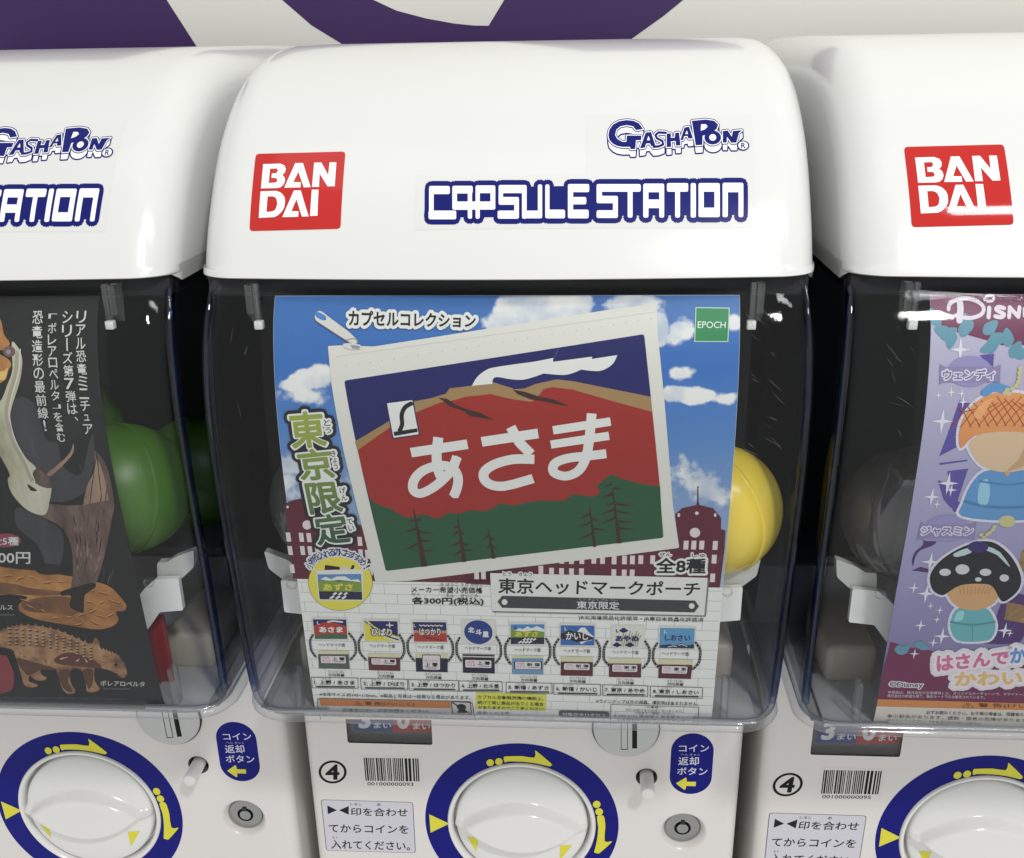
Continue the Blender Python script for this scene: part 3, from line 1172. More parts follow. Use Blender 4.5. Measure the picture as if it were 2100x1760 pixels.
    p.poly(M_BLUE, 2, outer, holes=[ellipse(cx * 1000, cz * 1000, 46.6, n=90)])
    ring = p.build('dial_ring', mach)
    p = Print(surf_panel)
    rimk = ink(8, 10, 50)
    top = smooth([(-10.47,1.8),(-7.84,2.46),(0.86,2.92),(8.34,2.02),(8.93,6.31),(9.71,6.81),(18.59,-1.93),(18.66,-3.37),(17.4,-4.17),(9.5,-2.23),(0.81,-1.27),(-7.91,-1.36),(-9.9,-2.09)], True, 2)
    side = smooth([(47.16,-40.97),(51.17,-40.32),(52.22,-44.78),(52.55,-49.29),(52.35,-60.26),(56.25,-60.11),(56.43,-61.33),(49.67,-69.41),(48.05,-70.09),(46.16,-69.55),(45.98,-68.42),(47.47,-59.64),(48.11,-49.46)], True, 2)
    dots = [ell([(-18.84,-2.61),(-16.55,-2.54),(-18.78,-0.01)]), ell([(-13.47,-1.6),(-11.17,-1.53),(-13.42,0.99)]), ell([(46.85,-31.75),(49.25,-31.66),(46.81,-28.99)]), ell([(48.47,-37.43),(50.87,-37.35),(48.42,-34.66)])]
    tri = [(-58.46,-43.32),(-45.88,-50.2),(-58.26,-57.83)]
    for figs in ([top] + dots[:2], [side] + dots[2:]):
        p = Print(surf_panel)
        V, T = union(figs)
        fv, ft = fatten(V, T, .35)
        p.tri(fv, ft, rimk, 4)
        p.tri(V, T, M_YEL, 6)
        p.build('dial_arrow', ring)
    p = Print(surf_panel)
    p.poly(M_YEL, 6, tri)
    p.build('dial_pointer', ring)
    lathe('dial_bezel', cx, cz, [(.0468, 0), (.0466, -.0011), (.0460, -.0016), (.0446, -.0014), (.0438, -.0004), (.0433, .0020), (.0430, .0090)], M_KNOB, mach, 96)
    # turning knob
    bm = bmesh.new()
    rows = []
    for k in range(0, 65):
        r = .0415 * (k / 64) ** .85 if k else .00001
        row = []
        for j in range(144):
            a = 2 * math.pi * j / 144
            x, z = r * math.cos(a), r * math.sin(a)
            row.append((cx + x, -knob_h(x, z), cz + z))
        rows.append(row)
    rows.append([(cx + .0418 * math.cos(2 * math.pi * j / 144), .0090, cz + .0418 * math.sin(2 * math.pi * j / 144)) for j in range(144)])
    grid_mesh(bm, rows, True)
    bmesh.ops.remove_doubles(bm, verts=bm.verts, dist=2e-5)
    knob = from_bm('turning_knob', bm, M_KNOB, mach, True, 60)

    def surf_knob(x, z, h):
        return (x, -knob_h(x - cx, z - cz) - h, z)
    for q in ([(-34.63,-58.26),(-27.42,-57.98),(-29.22,-70.51)], [(24.27,-61.89),(32.03,-61.99),(24.06,-75.02)]):
        # cut fine so that the mark follows the knob
        p = Print(surf_knob)
        a, b, c3 = [Vector(v) for v in q]
        n = 8
        for i in range(n):
            for j in range(n - i):
                f = lambda u, v: tuple(a + (b - a) * (u / n) + (c3 - a) * (v / n))
                p.tri([f(i, j), f(i + 1, j), f(i, j + 1)], [[0, 1, 2]], M_YEL, 3)
                if i + j < n - 1:
                    p.tri([f(i + 1, j), f(i + 1, j + 1), f(i, j + 1)], [[0, 1, 2]], M_YEL, 3)
        p.build('knob_mark', knob)
    # blue return label
    p = Print(surf_panel)
    cxp, czp, hw, hh = 103.6, .2, 12.7, 22.2
    p.poly(M_BLUE, 2, ellipse(cxp, czp + hh - hw, hw, n=25, a0=0, a1=math.pi) + ellipse(cxp, czp - hh + hw, hw, n=25, a0=math.pi, a1=2 * math.pi))
    pale = ink(222, 224, 240, .95)
    p.text('コイン', [(95.36,13.88),(113.21,14.71),(113.65,9.6),(95.59,9.03)], pale, 4, .012)
    p.text('へん きゃく', [(96.8,7.85),(107.98,7.83),(108.06,6.34),(96.87,6.36)], ink(190, 190, 215), 4)
    p.text('返却', [(95.53,5.28),(107.71,5.67),(108.05,-0.45),(95.51,-0.86)], pale, 4, .012)
    p.text('ボタン', [(95.11,-2.48),(113.39,-1.88),(113.49,-7.68),(95.2,-7.72)], pale, 4, .012)
    p.poly(M_YEL, 4, rnd([(94.87,-14.25),(100.6,-9.74),(101.17,-10.2),(101.3,-12.78),(106.99,-12.68),(106.93,-15.96),(101.06,-15.97),(101.03,-18.39),(100.03,-18.9)], .3))
    p.build('return_label', mach)
    # number, bars and card
    p = Print(surf_panel)
    ring4 = ell([(-117.82,-13.06),(-108.95,-12.77),(-117.1,-4.35)], 48)
    p.poly(blk, 2, ring4, holes=[ell([(-117.82,-13.06),(-110.52,-12.82),(-117.22,-5.88)], 48)])
    p.text('4', [(-121.98,-7.4),(-112.99,-7.1),(-113.93,-18.77),(-122.98,-19.08)], blk, 2, .03)
    p.build('circled_number', mach)
    p = Print(surf_panel)
    a, b, c4, d = [Vector(v) for v in [(-97.4,-1.61),(-63.23,-1.1),(-63.39,-18.25),(-97.35,-18.9)]]
    rng = random.Random(7)
    pat = []
    tot = 0
    for k in range(25):
        bw, gw = rng.choice((1, 1, 1.3, 2)), rng.choice((1, 1, 1.4, 2))
        if k >= 18:
            bw *= 1.5
        pat.append((tot, bw))
        tot += bw + gw
    end = pat[-1][0] + pat[-1][1]
    p.poly(mat('bar_label_film', (.72, .70, .675, 1), .22), 1, [(-99.53,0.26),(-60.47,0.66),(-60.93,-23.16),(-99.87,-24.08)])
    for s0, bw in pat:
        t0, t1 = s0 / end, (s0 + bw) / end
        p.poly(blk, 3, [tuple(a.lerp(b, t0)), tuple(a.lerp(b, t1)), tuple(d.lerp(c4, t1)), tuple(d.lerp(c4, t0))])
    p.build('bar_label', mach)
    p = Print(surf_panel)
    card = [(-127.21,-34.46),(-68.28,-34.45),(-68.65,-74.85),(-127.23,-75.22)]
    p.poly(ink(96, 96, 104), 1, rnd(card, 2.2))
    cen = Vector((sum(v[0] for v in card) / 4, sum(v[1] for v in card) / 4))
    inner = [tuple(Vector(v) + (cen - Vector(v)).normalized() * .55) for v in card]
    p.poly(ink(206, 206, 214, 1.0, .35), 2, rnd(inner, 1.9))
    tx = ink(30, 30, 34)
    p.poly(tx, 4, [(-123.39,-38.9),(-117.51,-42.4),(-123.61,-45.73)], [(-116.05,-42.35),(-109.61,-38.84),(-110.14,-45.68)])
    p.text('印を合わせ', [(-108.4,-40.12),(-71.99,-39.41),(-72.34,-45.87),(-108.73,-46.34)], tx, 4, .012)
    p.text('てからコインを', [(-123.76,-53.61),(-72.14,-52.81),(-72.64,-59.29),(-124.02,-60.11)], tx, 4, .012)
    p.text('入れてください。', [(-123.14,-66.25),(-71.76,-65.86),(-72.28,-72.9),(-123.74,-73.42)], tx, 4, .012)
    p.text('しるし', [(-108.33,-36.33),(-101.1,-36.16),(-101.24,-38.1),(-108.48,-38.27)], tx, 4)
    p.text('あ', [(-91.35,-35.98),(-89.04,-35.9),(-89.19,-38.1),(-91.5,-38.18)], tx, 4)
    p.text('い', [(-121.93,-63.2),(-119.13,-63.18),(-119.28,-65.01),(-122.08,-65.03)], tx, 4)
    p.build('instruction_card', mach)
    return mach


def children(o):
    return [c for c in bpy.data.objects if c.parent is o]


def copy_tree(o, parent=None):
    c = o.copy()
    COL.objects.link(c)
    c.parent = parent
    for ch in children(o):
        copy_tree(ch, c)
    return c


def find(root, name):
    for c in children(root):
        if c.name.split('.')[0] == name:
            return c
        r = find(c, name)
        if r:
            return r


machine = build_machine()
machine['label'] = 'white capsule machine with the travel pouch poster, between the two others'
machine['group'] = 'capsule machines in a row'
machine_dino = copy_tree(machine)
machine_dino.location.x = -PITCH
machine_dino['label'] = 'white capsule machine with the black dinosaur poster, cut off by the left edge'
machine_lilac = copy_tree(machine)
machine_lilac.location.x = PITCH
machine_lilac['label'] = 'white capsule machine with the lilac poster and glare across its red badge'
# the printed stock number differs from machine to machine
for mc, s in ((machine, '001000000093'), (machine_lilac, '001000000095')):
    p = Print(surf_panel)
    p.text(s, [(-96.35,-19.89),(-67.28,-19.42),(-67.41,-21.92),(-96.53,-22.49)], ink(40, 40, 42), 3, .006)
    p.build('bar_number', find(mc, 'bar_label'))
M_SCR = clear('scratch_haze', edge=(.8, .8, .8), body=(.9, .9, .9), milk=.2, f0=.06, rough=.25)


def scratches(mc, zones, seed):
    rg = random.Random(seed)
    bm = bmesh.new()
    for x0, x1, z0, z1, n, ang in zones:
        for _ in range(n):
            x, z = rg.uniform(x0, x1), rg.uniform(z0, z1)
            a = math.radians(ang + rg.gauss(0, 12))
            ln = rg.uniform(.002, .010)
            w = rg.uniform(.00004, .00011)
            bend = rg.uniform(-.15, .15)
            pts = []
            for k in range(5):
                t = k / 4 - .5
                pts.append((x + ln * t * math.cos(a + bend * t), z + ln * t * math.sin(a + bend * t)))
            pr = None
            for k, (px, pz) in enumerate(pts):
                ww = w * (1 - (2 * k / 4 - 1) ** 2 * .8)
                q = [bm.verts.new((px - math.sin(a) * ww * sg, box_y(pz) - .00005, pz + math.cos(a) * ww * sg)) for sg in (-1, 1)]
                if pr:
                    bm.faces.new((pr[0], pr[1], q[1], q[0]))
                pr = q
    o = from_bm('scratches', bm, M_SCR, mc)
    o['kind'] = 'stuff'


scratches(machine, [(.103, .119, .235, .300, 15, -35), (-.1, .1, .10, .29, 20, 60), (-.118, -.100, .12, .29, 8, 80)], 3)
scratches(machine_lilac, [(-.118, -.098, .235, .300, 13, -40), (-.1, .1, .26, .30, 30, -30), (-.1, .0, .1, .26, 8, 50)], 8)
scratches(machine_dino, [(.085, .119, .12, .30, 16, 85), (-.1, .1, .10, .29, 14, 20)], 9)
# a red lever shows only in the dinosaur machine
box('red_lever', .0873, .0985, -.0630, -.0600, .0890, .130, M_RED, machine_dino, .0012)


# ================================================================== posters
def sheet(name, label, loc, paper, group):
    bm = bmesh.new()
    zs = [z / 1000 for z in ROWS if z < 300.2] + [.3003]
    rows = [[surf_poster(x, z, 0) for x in (-.0995, 0, .1015)] for z in zs]
    back = [[surf_poster(x, z, -.0003) for x in (.1015, 0, -.0995)] for z in zs]
    rows = [a + b for a, b in zip(rows, back)]
    vs = grid_mesh(bm, rows, True)
    bm.faces.new(vs[0])
    bm.faces.new(vs[-1])
    o = from_bm(name, bm, paper, None, True, 40)
    o.location = loc
    o['label'] = label
    o['category'] = 'poster'
    o['group'] = group
    # the clear sheet it is slipped behind
    bm = bmesh.new()
    rows = [[surf_poster(x, z, .0012) for x in (-.1045, -.05, 0, .05, .1062)] for z in zs]
    grid_mesh(bm, rows)
    h = from_bm('clear_cover_sheet', bm, M_SHEET, o)
    return o


PG = 'posters behind the clear fronts'
# ------------------------------------------------------------------ pouch poster
WHT = ink(226, 226, 220, 1.0)
BLK = ink(24, 24, 27)
SOFT = ink(64, 64, 64)
paper = mat('poster_paper', rgb(232, 232, 225, 1.0), .4, .35, vary=.01, vscale=30)
post = sheet('poster', 'poster of a white zip pouch with red mountain print under a blue sky', (0, 0, 0), paper, PG)
K = .9
CLOUDS = [c + w for c, w in zip([(-85.24,266.41),(-91.06,264.73),(-78.85,268.63),(-85.58,259.73),(6.24,292.3),(-2.05,289.81),(-95.94,227.51),(-83.82,218.77),(-98.25,217.33)], ((12, 5, 1.2), (8, 4, 1), (7, 5, 1.2), (13, 4.5, .45), (13, 8, 1.3), (8, 5, 1), (11, 8, .5), (14, 11, .55), (10, 9, .6)))]
CLOUDS += [c + w for c, w in zip([(18.24,295.23),(30.93,296.67),(7.71,294.75),(56.79,296.64),(67.79,287.79),(76.51,287.28),(73.31,283.73),(77.48,269.62),(80.52,260.44),(73.92,260.96),(88.74,260.47),(95.91,259.13),(99.52,289.79),(82.3,223),(93.97,216.89)], ((20, 9, 1.4), (9, 8, 1.3), (10, 6, 1.2), (14, 5, 1.3), (5, 9, 1.2), (7, 6, .9), (6, 4, .7), (7, 3.5, .7), (11, 4.5, 1.1), (7, 4, 1.1), (5, 3, .8), (7, 3, .6), (5, 4.5, .8), (16, 9, .35), (14, 9, .4)))]
sky = cloudy('printed_sky', .16, .30, [(0.0, rgb(176, 190, 208, K)), (.3, rgb(140, 168, 206, K)), (.58, rgb(84, 136, 200, K)), (.8, rgb(50, 112, 190, K)), (1.0, rgb(58, 114, 184, K))], CLOUDS)
ZB = [(-101.41,168.21)][0][1]
p = Print(surf_poster)
p.poly(sky, 1, [(-99.4, 300.2), (101.4, 300.2), (101.4, ZB - 1.2), (-99.4, ZB)])

p.build('sky_picture', post)
# white brick print
p = Print(surf_poster)
line = ink(178, 178, 172)
rows_z = []
zt = ZB
hh = 5.55
k = 0
z = zt - 2.0
while z > 86:
    p.poly(line, 1, [(-99.2, z + .12), (101.2, z + .12 - 1.2), (101.2, z - .12 - 1.2), (-99.2, z - .12)])
    x = -99 + (7.5 if k % 2 else 1.5)
    while x < 100:
        zz = z - 1.2 * (x + 99.5) / 201
        p.poly(line, 1, [(x - .11, zz), (x + .11, zz), (x + .11, zz - hh), (x - .11, zz - hh)])
        x += 13.2
    z -= hh
    k += 1
p.build('brick_print', post)
# station silhouette
mar = mat('maroon_print', rgb(98, 36, 50, .9), .42, .2, vary=.05, vscale=30)
p = Print(surf_poster)
p.poly(mar, 4, smooth([(-100.87,206.8),(-99.06,208.88),(-96.41,210.08),(-93.2,210.8),(-90.1,210.56),(-88.57,207.29)], False, 3) + [(-87.93,197.54),(-71.01,197.64),(-65.83,197.85),(-63.73,183.58),(-61.55,167.59),(-101.28,168.22),(-100.69,191.67)])
p.poly(mar, 4, [(-61.55,167.59),(-50.53,168.24),(-2.96,176.59),(-1.93,167.42),(-46.07,167.58)])
p.poly(mar, 4, [(-18.74,170.23),(-6.95,176.72),(26.06,184.23),(52.54,186.95),(80.04,188.9),(78.22,198.6),(77.43,205.19),(80.3,208.27),(85.97,209.77),(88.53,209.8),(94.04,208.44),(98.01,203.64),(98.29,198),(100.4,197.29),(100.65,187.71),(99.98,167.05),(53.07,167.19),(-7.26,166.47),(-18.87,167.05)])
p.poly(mar, 4, [(86.56,218.28),(87.01,218.28),(87.52,211.79),(88.03,209.65),(86.49,209.63),(86.81,211.78)], ell([(86.8,218.63),(87.18,218.63),(86.77,219.05)]))
win = [ell([(-91.23,197.5),(-89.07,197.53),(-90.96,199.9)]), ell([(-99.32,206.68),(-98.75,206.69),(-99.23,207.44)]), ell([(-91.26,207.4),(-90.69,207.41),(-91.18,208.09)]),
       ell([(86.79,195.98),(89.12,196.01),(86.64,198.5)]), ell([(79.06,204.85),(79.64,204.86),(79.01,205.79)]), ell([(87.03,205.9),(87.87,205.91),(86.98,206.76)]), ell([(95.23,205.06),(95.8,205.07),(95.16,206)])]
for x, z in [(-100.78,190.95),(-94.66,190.89),(-91.1,190.8),(-67.25,189.15),(-100.84,183.71),(-94.91,183.81),(-91.39,183.79),(-87.86,183.77),(-67.47,182.43),(-64.29,182.26),(-101.07,173.8),(-63.65,173.34)]:
    win.append([(x - 1.05, z + 2.4), (x + 1.05, z + 2.4), (x + 1.05, z - 2.4), (x - 1.05, z - 2.4)])
for x, z in [(83.14,189.48),(86.66,189.53),(90.24,189.59),(96.3,189.53),(96.34,182.32),(96.3,172.3),(26.6,181.01),(31.08,180.93),(35.88,181.01),(41.4,181.25),(45.39,181.24),(50.71,181.1),(55.48,181.18),(59.12,181.24),(62.95,181.46),(68.37,181.55),(16.86,175.18),(21.83,174.09),(26.48,174.02),(31.12,173.94),(35.75,174.03),(50.75,173.82),(55.56,173.75),(59.23,173.82),(-13.35,171.9),(-10.15,171.96)]:
    win.append([(x - 1.1, z + 2.3), (x + 1.1, z + 2.3), (x + 1.1, z - 2.3), (x - 1.1, z - 2.3)])
p.poly(ink(222, 210, 208), 6, *win)
p.build('station_picture', post)
# the pouch
pw = mat('pouch_white_print', rgb(224, 222, 212, .95), .42, .35, vary=.02, vscale=40)
p = Print(surf_poster)
p.poly(pw, 8, rnd([(-75.27,280.48),(-68.28,280.81),(-55.26,280.4)], .3)[:0] + [(-75.27,280.27),(-74.92,280.64),(-68.28,280.91),(-55.26,280.4)] + [(0.06,288.39),(46.65,294.86),(65.56,297.02),(66.27,296.63),(67.02,284.75),(70.43,258.19),(76.12,210.35)] + [(80.04,188.9),(79.82,187.99),(55.93,183.95),(-0.9,175.26)] + [(-45.39,168.19),(-61.25,167.3),(-61.78,167.89),(-65.08,193.61)] + [(-70.68,233.94),(-74.17,264.24)])
# stitch marks and the zip seam
st = ink(196, 194, 184)
for i in range(26):
    a, b = Vector([(-67.32,272.36)][0]), Vector([(63.93,291.39)][0])
    q = a.lerp(b, i / 25)
    p.poly(st, 9, ellipse(q.x, q.y, .33, n=6))
a, b = [(-71.76,276.23)][0], [(65.83,293.97)][0]
p.poly(st, 9, *stroke([a, b], .22, False))
navy = mat('pouch_navy_print', rgb(26, 30, 100, .9), .42, .2, vary=.04, vscale=25)
redp = mat('pouch_red_print', rgb(164, 44, 36, .9), .42, .2, vary=.07, vscale=18)
tan = ink(164, 132, 88, .95)
grn = mat('pouch_green_print', rgb(38, 88, 56, .9), .42, .2, vary=.06, vscale=22)
brown = ink(58, 34, 30)
p.poly(navy, 9, rnd([(-68.55,266.19)] + [(61.17,285.46),(64.6,259.82),(71.05,208.23)] + [(72.77,193.31)] + [(-56.25,173.47)], 1.2))
top_l = [(-65.33,239.14),(-50.65,247.86),(-37.95,257.41),(-30.25,258.85),(-23.98,260.83),(-22.25,263.05),(-13.22,264.18),(-3.1,265.69),(-0.31,264.77),(5.28,263.15)]
top_r = [(5.14,262.77),(10.17,263.11),(15.19,265.1),(24.09,267.03),(31.31,266.24),(64.66,259.82),(65.47,253.13)]
red_r = [(65.46,253.3),(44.72,258.9),(31.35,262.7),(22.44,263.76),(18.54,262.93),(16.88,260.72),(13.52,257.37),(5.68,258.45),(0.08,259.54)]
red_l = [(-4.27,260.74),(-15.54,259.47),(-20.08,258.06),(-26.9,256.9),(-36.69,252.87),(-49.62,245.51),(-64.47,235.09)]
p.poly(tan, 10, top_l + top_r + red_r + red_l)
p.poly(redp, 10, [(x, z) for x, z in (red_r + red_l)[:0]] + red_r + red_l + [(-60.65,210.97)] + [(-58.25,192.29)] + [(12.94,202.89)] + [(70.35,216.63)])
gtop = [(-60.67,210.78)] + [(-59.87,210.92),(-56.97,208.37),(-52.72,207.05),(-47.96,204.02),(-43.75,201.99),(-36.8,203.81),(-31.93,202.15),(-28.83,202.19),(-24.99,204.66),(-20.06,204.38),(-15.06,206.15),(-8.31,205.9),(-2.1,208.9)] + [(-11.26,207.56),(-6.64,208.28),(-1.36,209.65),(4.52,208.99),(8.45,209.77),(13.03,210.9),(17.59,211.46)] + [(27.12,211.56),(31.73,214.61),(39.24,213.75),(43.82,215.58),(42.04,218.84),(45.41,222.01),(48.5,224.52),(52.81,222.7),(62.58,220),(70.13,219.14)]
p.poly(grn, 11, smooth(gtop, False, 3) + [(71.05,208.23)] + rnd([(71.05,208.23)] + [(72.77,193.31)] + [(-56.25,173.47)] + [(-60.67,210.78)], 1.2)[6:18])
p.poly(WHT, 11, smooth([(-12.55,264.18),(-10.37,267.74),(-6.43,270.73),(-1.95,272.09),(14.75,274.37)], False, 4) + [(22.64,275.87),(22.48,274.28),(39.2,276.43),(39.05,275.48),(49.92,277.08)] + smooth([(49.92,277.08),(48.32,273.81),(45.06,271.4),(41.21,270.48),(34.58,271.11)], False, 3) + smooth([(34.58,271.11),(31.27,269.75),(26.85,268.83),(18.52,269.45)], False, 3) + smooth([(18.52,269.45),(14.63,268.09),(9.62,266.82),(4.59,266.97),(0.12,267.66)], False, 3) + smooth([(2.5,267.51),(-1.97,267.87),(-3.38,266.95),(-3.67,265.04)], False, 3))
p.poly(brown, 12, [(-27.41,259.14),(-23.46,258.6),(-19.57,255.81),(-15.64,254.41),(-8.9,252.44),(-2.73,249.31),(-7.81,250.15),(-13.46,250.98),(-16.79,253.55),(-22.41,255.23),(-24.63,257.19)])
p.poly(brown, 12, [(5.14,262.6),(10.17,261.8),(16.88,259.61),(23.02,258.53),(29.74,255.49),(23.59,256.58),(18.56,257.67),(12.96,258.48),(7.37,260.68)])
trees = []
for tr in ([(-41.1,206.51),(-40.6,206.52),(-36.24,176.39),(-39.26,175.97)], [(-21.13,202.64),(-20.69,202.64),(-17.7,179.25),(-19.93,178.85)], [(-7.24,196.91),(-6.86,196.92),(-4.09,181.14),(-5.98,180.89)], [(38.76,209.41),(39.21,209.42),(42.48,188.16),(40.96,187.91)], [(48.85,217.87),(49.36,217.87),(53.9,190.16),(51.8,189.98)]):
    trees.append(tr)
br = [(-43.84,200.6),(-37.87,201.38),(-46.75,194.59),(-40.36,196.44),(-31.75,194.1),(-39.83,195.04),(-33.23,190.17),(-39.49,190.43),(-46.77,185.29),(-40.24,188.63),(-31.62,185.17),(-39.2,185.05),(-23.82,196.68),(-20.96,198.12),(-23.68,193.15),(-21.08,195.31),(-17.39,194.3),(-20.16,194.97),(-26.17,187.05),(-20.4,189.65),(-15.76,188.29),(-19.49,188.95),(-24.84,182.03),(-19.98,184.99),(-13.68,185.45),(-19.32,185.72),(-10.02,191.58),(-6.85,193.4),(-3.17,191.68),(-6.58,191.99),(-8.62,186.97),(-6.39,188.07),(-3.29,187.41),(-5.78,187.73)]
br += [(34.21,202.8),(39.07,205.06),(32.62,198.34),(39.79,200.66),(43.68,202.19),(40.41,202.51),(46.38,197.27),(41.14,197.71),(33.32,191.97),(40.53,195.09),(44.12,213.42),(49.55,215.26),(58.71,209.65),(50.96,210.28),(45.81,209.5),(50.29,210.99),(43.62,205.12),(50.37,207.75),(58.19,205.67),(51.37,206.67),(44.36,200.36),(50.8,203.39),(58.66,201.29),(52.15,201.57),(59.1,197.82),(52.24,198.24)]
br += [(45.47,219.19),(48.88,220.17),(53.22,218.21),(49.5,217.98),(44.43,213.49),(49.56,215.77)]
for i in range(0, len(br), 2):
    trees += stroke([br[i], ((br[i][0] + br[i + 1][0]) / 2, (br[i][1] + br[i + 1][1]) / 2 - .35), br[i + 1]], [.15, .9, 1.35], False)
p.poly(brown, 12, *trees)
# small mark card
p.poly(navy, 12, rnd([(-50.49,256.96),(-38.31,258.59),(-36,242.35),(-48.36,240.35)], .5))
p.poly(WHT, 13, rnd([(-49.94,256.51),(-38.79,257.97),(-36.55,242.76),(-47.86,241.01)], .4))
p.poly(BLK, 14, *stroke(smooth([(-38.83,256.68),(-42.03,254.84),(-43.71,251.39),(-43.68,247.31),(-45.1,244.06)], False, 4), 1.9, False), [(-47.71,243.75),(-37.12,245.48),(-36.96,243.82),(-47.41,241.85)])
# big lettering
W = 4.45
hira = stroke([(-40.44,234.18),(-15.06,238.32)], W, False)
hira += stroke([(-27.9,241.39),(-29,234.28),(-29.17,228.13),(-28.1,223.77),(-26.06,220.01)], W, False)
hira += stroke(smooth([(-19.91,232.52),(-22.9,225.7),(-29.63,218.71),(-36.89,214.48),(-40.44,216.04),(-39.73,221.13),(-35.09,225.89),(-27.42,228.27),(-22.27,226.95),(-19.98,223.22),(-20.3,218.17),(-22.27,213.04)], False, 3), W * .97, False)
hira += stroke([(-8.77,239.45),(16.12,243.48)], W, False)
hira += stroke([(4.15,246.33),(7.76,239.39),(12.94,233.9)], W, False)
hira += stroke(smooth([(14.4,231.47),(4.79,231.39),(-3.88,228.67),(-8.31,224.59),(-6.71,219.9),(0.51,218.39),(13.75,222.31)], False, 3), W, False)
hira += stroke([(22.61,244.93),(47.57,249.03)], W * .85, False)
hira += stroke([(21.65,238.42),(47.03,242.63)], W * .85, False)
hira += stroke(smooth([(39.37,252.54),(38.71,243.75),(37.27,233.01),(33.93,226.24),(28.23,223.58),(22.96,225.39),(23.36,229.53),(28.76,232.03),(36.7,233.13),(46.02,234.41)], False, 3), W * .95, False)
p.poly(WHT, 14, *hira)
p.build('pouch_picture', post)
# zip pull
p = Print(surf_poster)
zl = [(-79.19,292.34),(-64.3,283.11)]
zw = ink(214, 212, 206)
p.poly(ink(120, 122, 128), 14, *stroke([(-79.06,292.14),(-67.13,284.78),(-63.73,282.33)], [4.6, 3.9, 3.0]))
p.poly(zw, 15, *stroke([(-79.07,292.24),(-67.13,284.93),(-63.73,282.59)], [4.2, 3.5, 2.6]))
p.poly(ink(74, 128, 196), 16, smooth([(-80.96,293.59),(-79.26,293.74),(-76.34,292.34),(-76.18,290.94),(-77.71,290.84),(-80.31,291.95)]))
p.poly(zw, 15, rnd([(-68.73,281.44),(-66,281.81),(-60.91,281.13),(-60.36,279.44),(-64.33,279.01),(-68.29,279.96)], .6))
p.poly(ink(150, 152, 158), 16, *stroke([(-67.13,283.01),(-63.73,283.64),(-62.15,282.59),(-62.6,281.44)], .45))
p.poly(ink(150, 152, 158), 16, rnd([(-65.55,281.02),(-61.19,280.6),(-61.38,279.34),(-64.32,279.44)], .4))
p.build('zip_pull_picture', post)
# headings
p = Print(surf_poster)
p.text('カプセルコレクション', [(-66.41,294.67),(-10.75,293.05),(-10.93,287.88),(-66.03,288.54)], BLK, 16, .035, rim=[(1.15, WHT)])
p.build('heading_lettering', post)
p = Print(surf_poster)
tg = graded('printed_green_run', .165, .245, [(0, rgb(34, 64, 50)), (.35, rgb(44, 88, 58)), (1, rgb(146, 164, 66))])
dk = ink(30, 32, 38)
items = [('東', [(-94.45,252.27),(-78.77,253.39),(-77.72,236.93),(-93.66,235.28)]), ('京', [(-92.53,234.86),(-76.75,236.64),(-75.16,221.41),(-91.31,219.84)]), ('限', [(-90.27,218.92),(-74.86,220.15),(-73.05,204.73),(-88.91,203)]), ('定', [(-88.01,202.59),(-72.75,204.6),(-71.08,188.88),(-87.22,186.68)])]
ruby = [('と', [(-78.67,249.15),(-75.76,249.46),(-75.51,246.53),(-78.42,246.21)]), ('う', [(-78.18,245.62),(-75.68,245.82),(-75.54,243.09),(-77.98,242.95)]), ('き', [(-76.73,234.8),(-74.39,234.95),(-74.34,232.06),(-76.69,231.91)]), ('ょ', [(-76.03,231.43),(-74.09,231.57),(-73.99,229.27),(-75.89,229.07)]), ('う', [(-75.81,228.63),(-73.92,228.77),(-73.8,226.15),(-75.7,225.94)]), ('げ', [(-74.21,216.95),(-71.51,217.24),(-71.3,214.28),(-74.06,213.99)]), ('ん', [(-73.75,213.42),(-71.24,213.64),(-71.03,210.66),(-73.55,210.5)]), ('て', [(-72.46,200.92),(-69.73,201.3),(-69.55,198.5),(-72.23,198.11)]), ('い', [(-71.96,197.62),(-69.22,197.94),(-69.12,194.98),(-71.8,194.58)])]
V, T = [], []
for s, q in items + ruby:
    v, t = text_mesh(s, q)
    T += [[i + len(V) for i in f] for f in t]
    V += v
fv, ft = fatten(V, T, 2.5)
p.tri(fv, ft, dk, 14)
fv, ft = fatten(V, T, .95)
p.tri(fv, ft, WHT, 15)
for s, q in items:
    p.text(s, q, tg, 16, .03)
for s, q in ruby:
    p.text(s, q, dk, 16, .01)
p.build('region_lettering', post)
p = Print(surf_poster)
q = [(82.78,295.75),(97.11,295.54),(96.67,282.38),(82.36,282.41)]
p.poly(ink(196, 226, 206), 5, q)
cen = Vector((sum(v[0] for v in q) / 4, sum(v[1] for v in q) / 4))
p.poly(ink(54, 138, 88), 6, [tuple(cen + (Vector(v) - cen) * .95) for v in q])
p.text('EPOCH', [(83.76,290.44),(95.52,290.29),(95.44,287.79),(83.68,287.79)], ink(222, 238, 226), 7, .008)
p.build('maker_badge', post)
p = Print(surf_poster)
p.text('全8種', [(69.97,182.65),(92.7,182.87),(92.84,174.56),(70.06,174.32)], BLK, 9, .03, rim=[(1.0, WHT)])
p.text('ぜん', [(71.23,185.42),(76.68,185.51),(76.78,183.52),(71.32,183.43)], BLK, 9, .015, rim=[(.55, WHT)])
p.text('しゅ', [(85.99,185.35),(92.14,185.45),(92.28,183.32),(86.12,183.22)], BLK, 9, .015, rim=[(.55, WHT)])
p.build('count_lettering', post)
p = Print(surf_poster)
p.poly(ink(120, 116, 112), 9, [(-6.27,172.03),(94.77,171.33),(94.64,150.99),(-6.34,151.31)])
p.poly(ink(224, 224, 218), 10, [(-6.92,173.2),(94.04,172.41),(93.84,151.78),(-6.66,152.13)])
p.text('東京ヘッドマークポーチ', [(-3.05,170.67),(91,170.25),(90.83,162.22),(-3.42,162.07)], BLK, 12, .02)
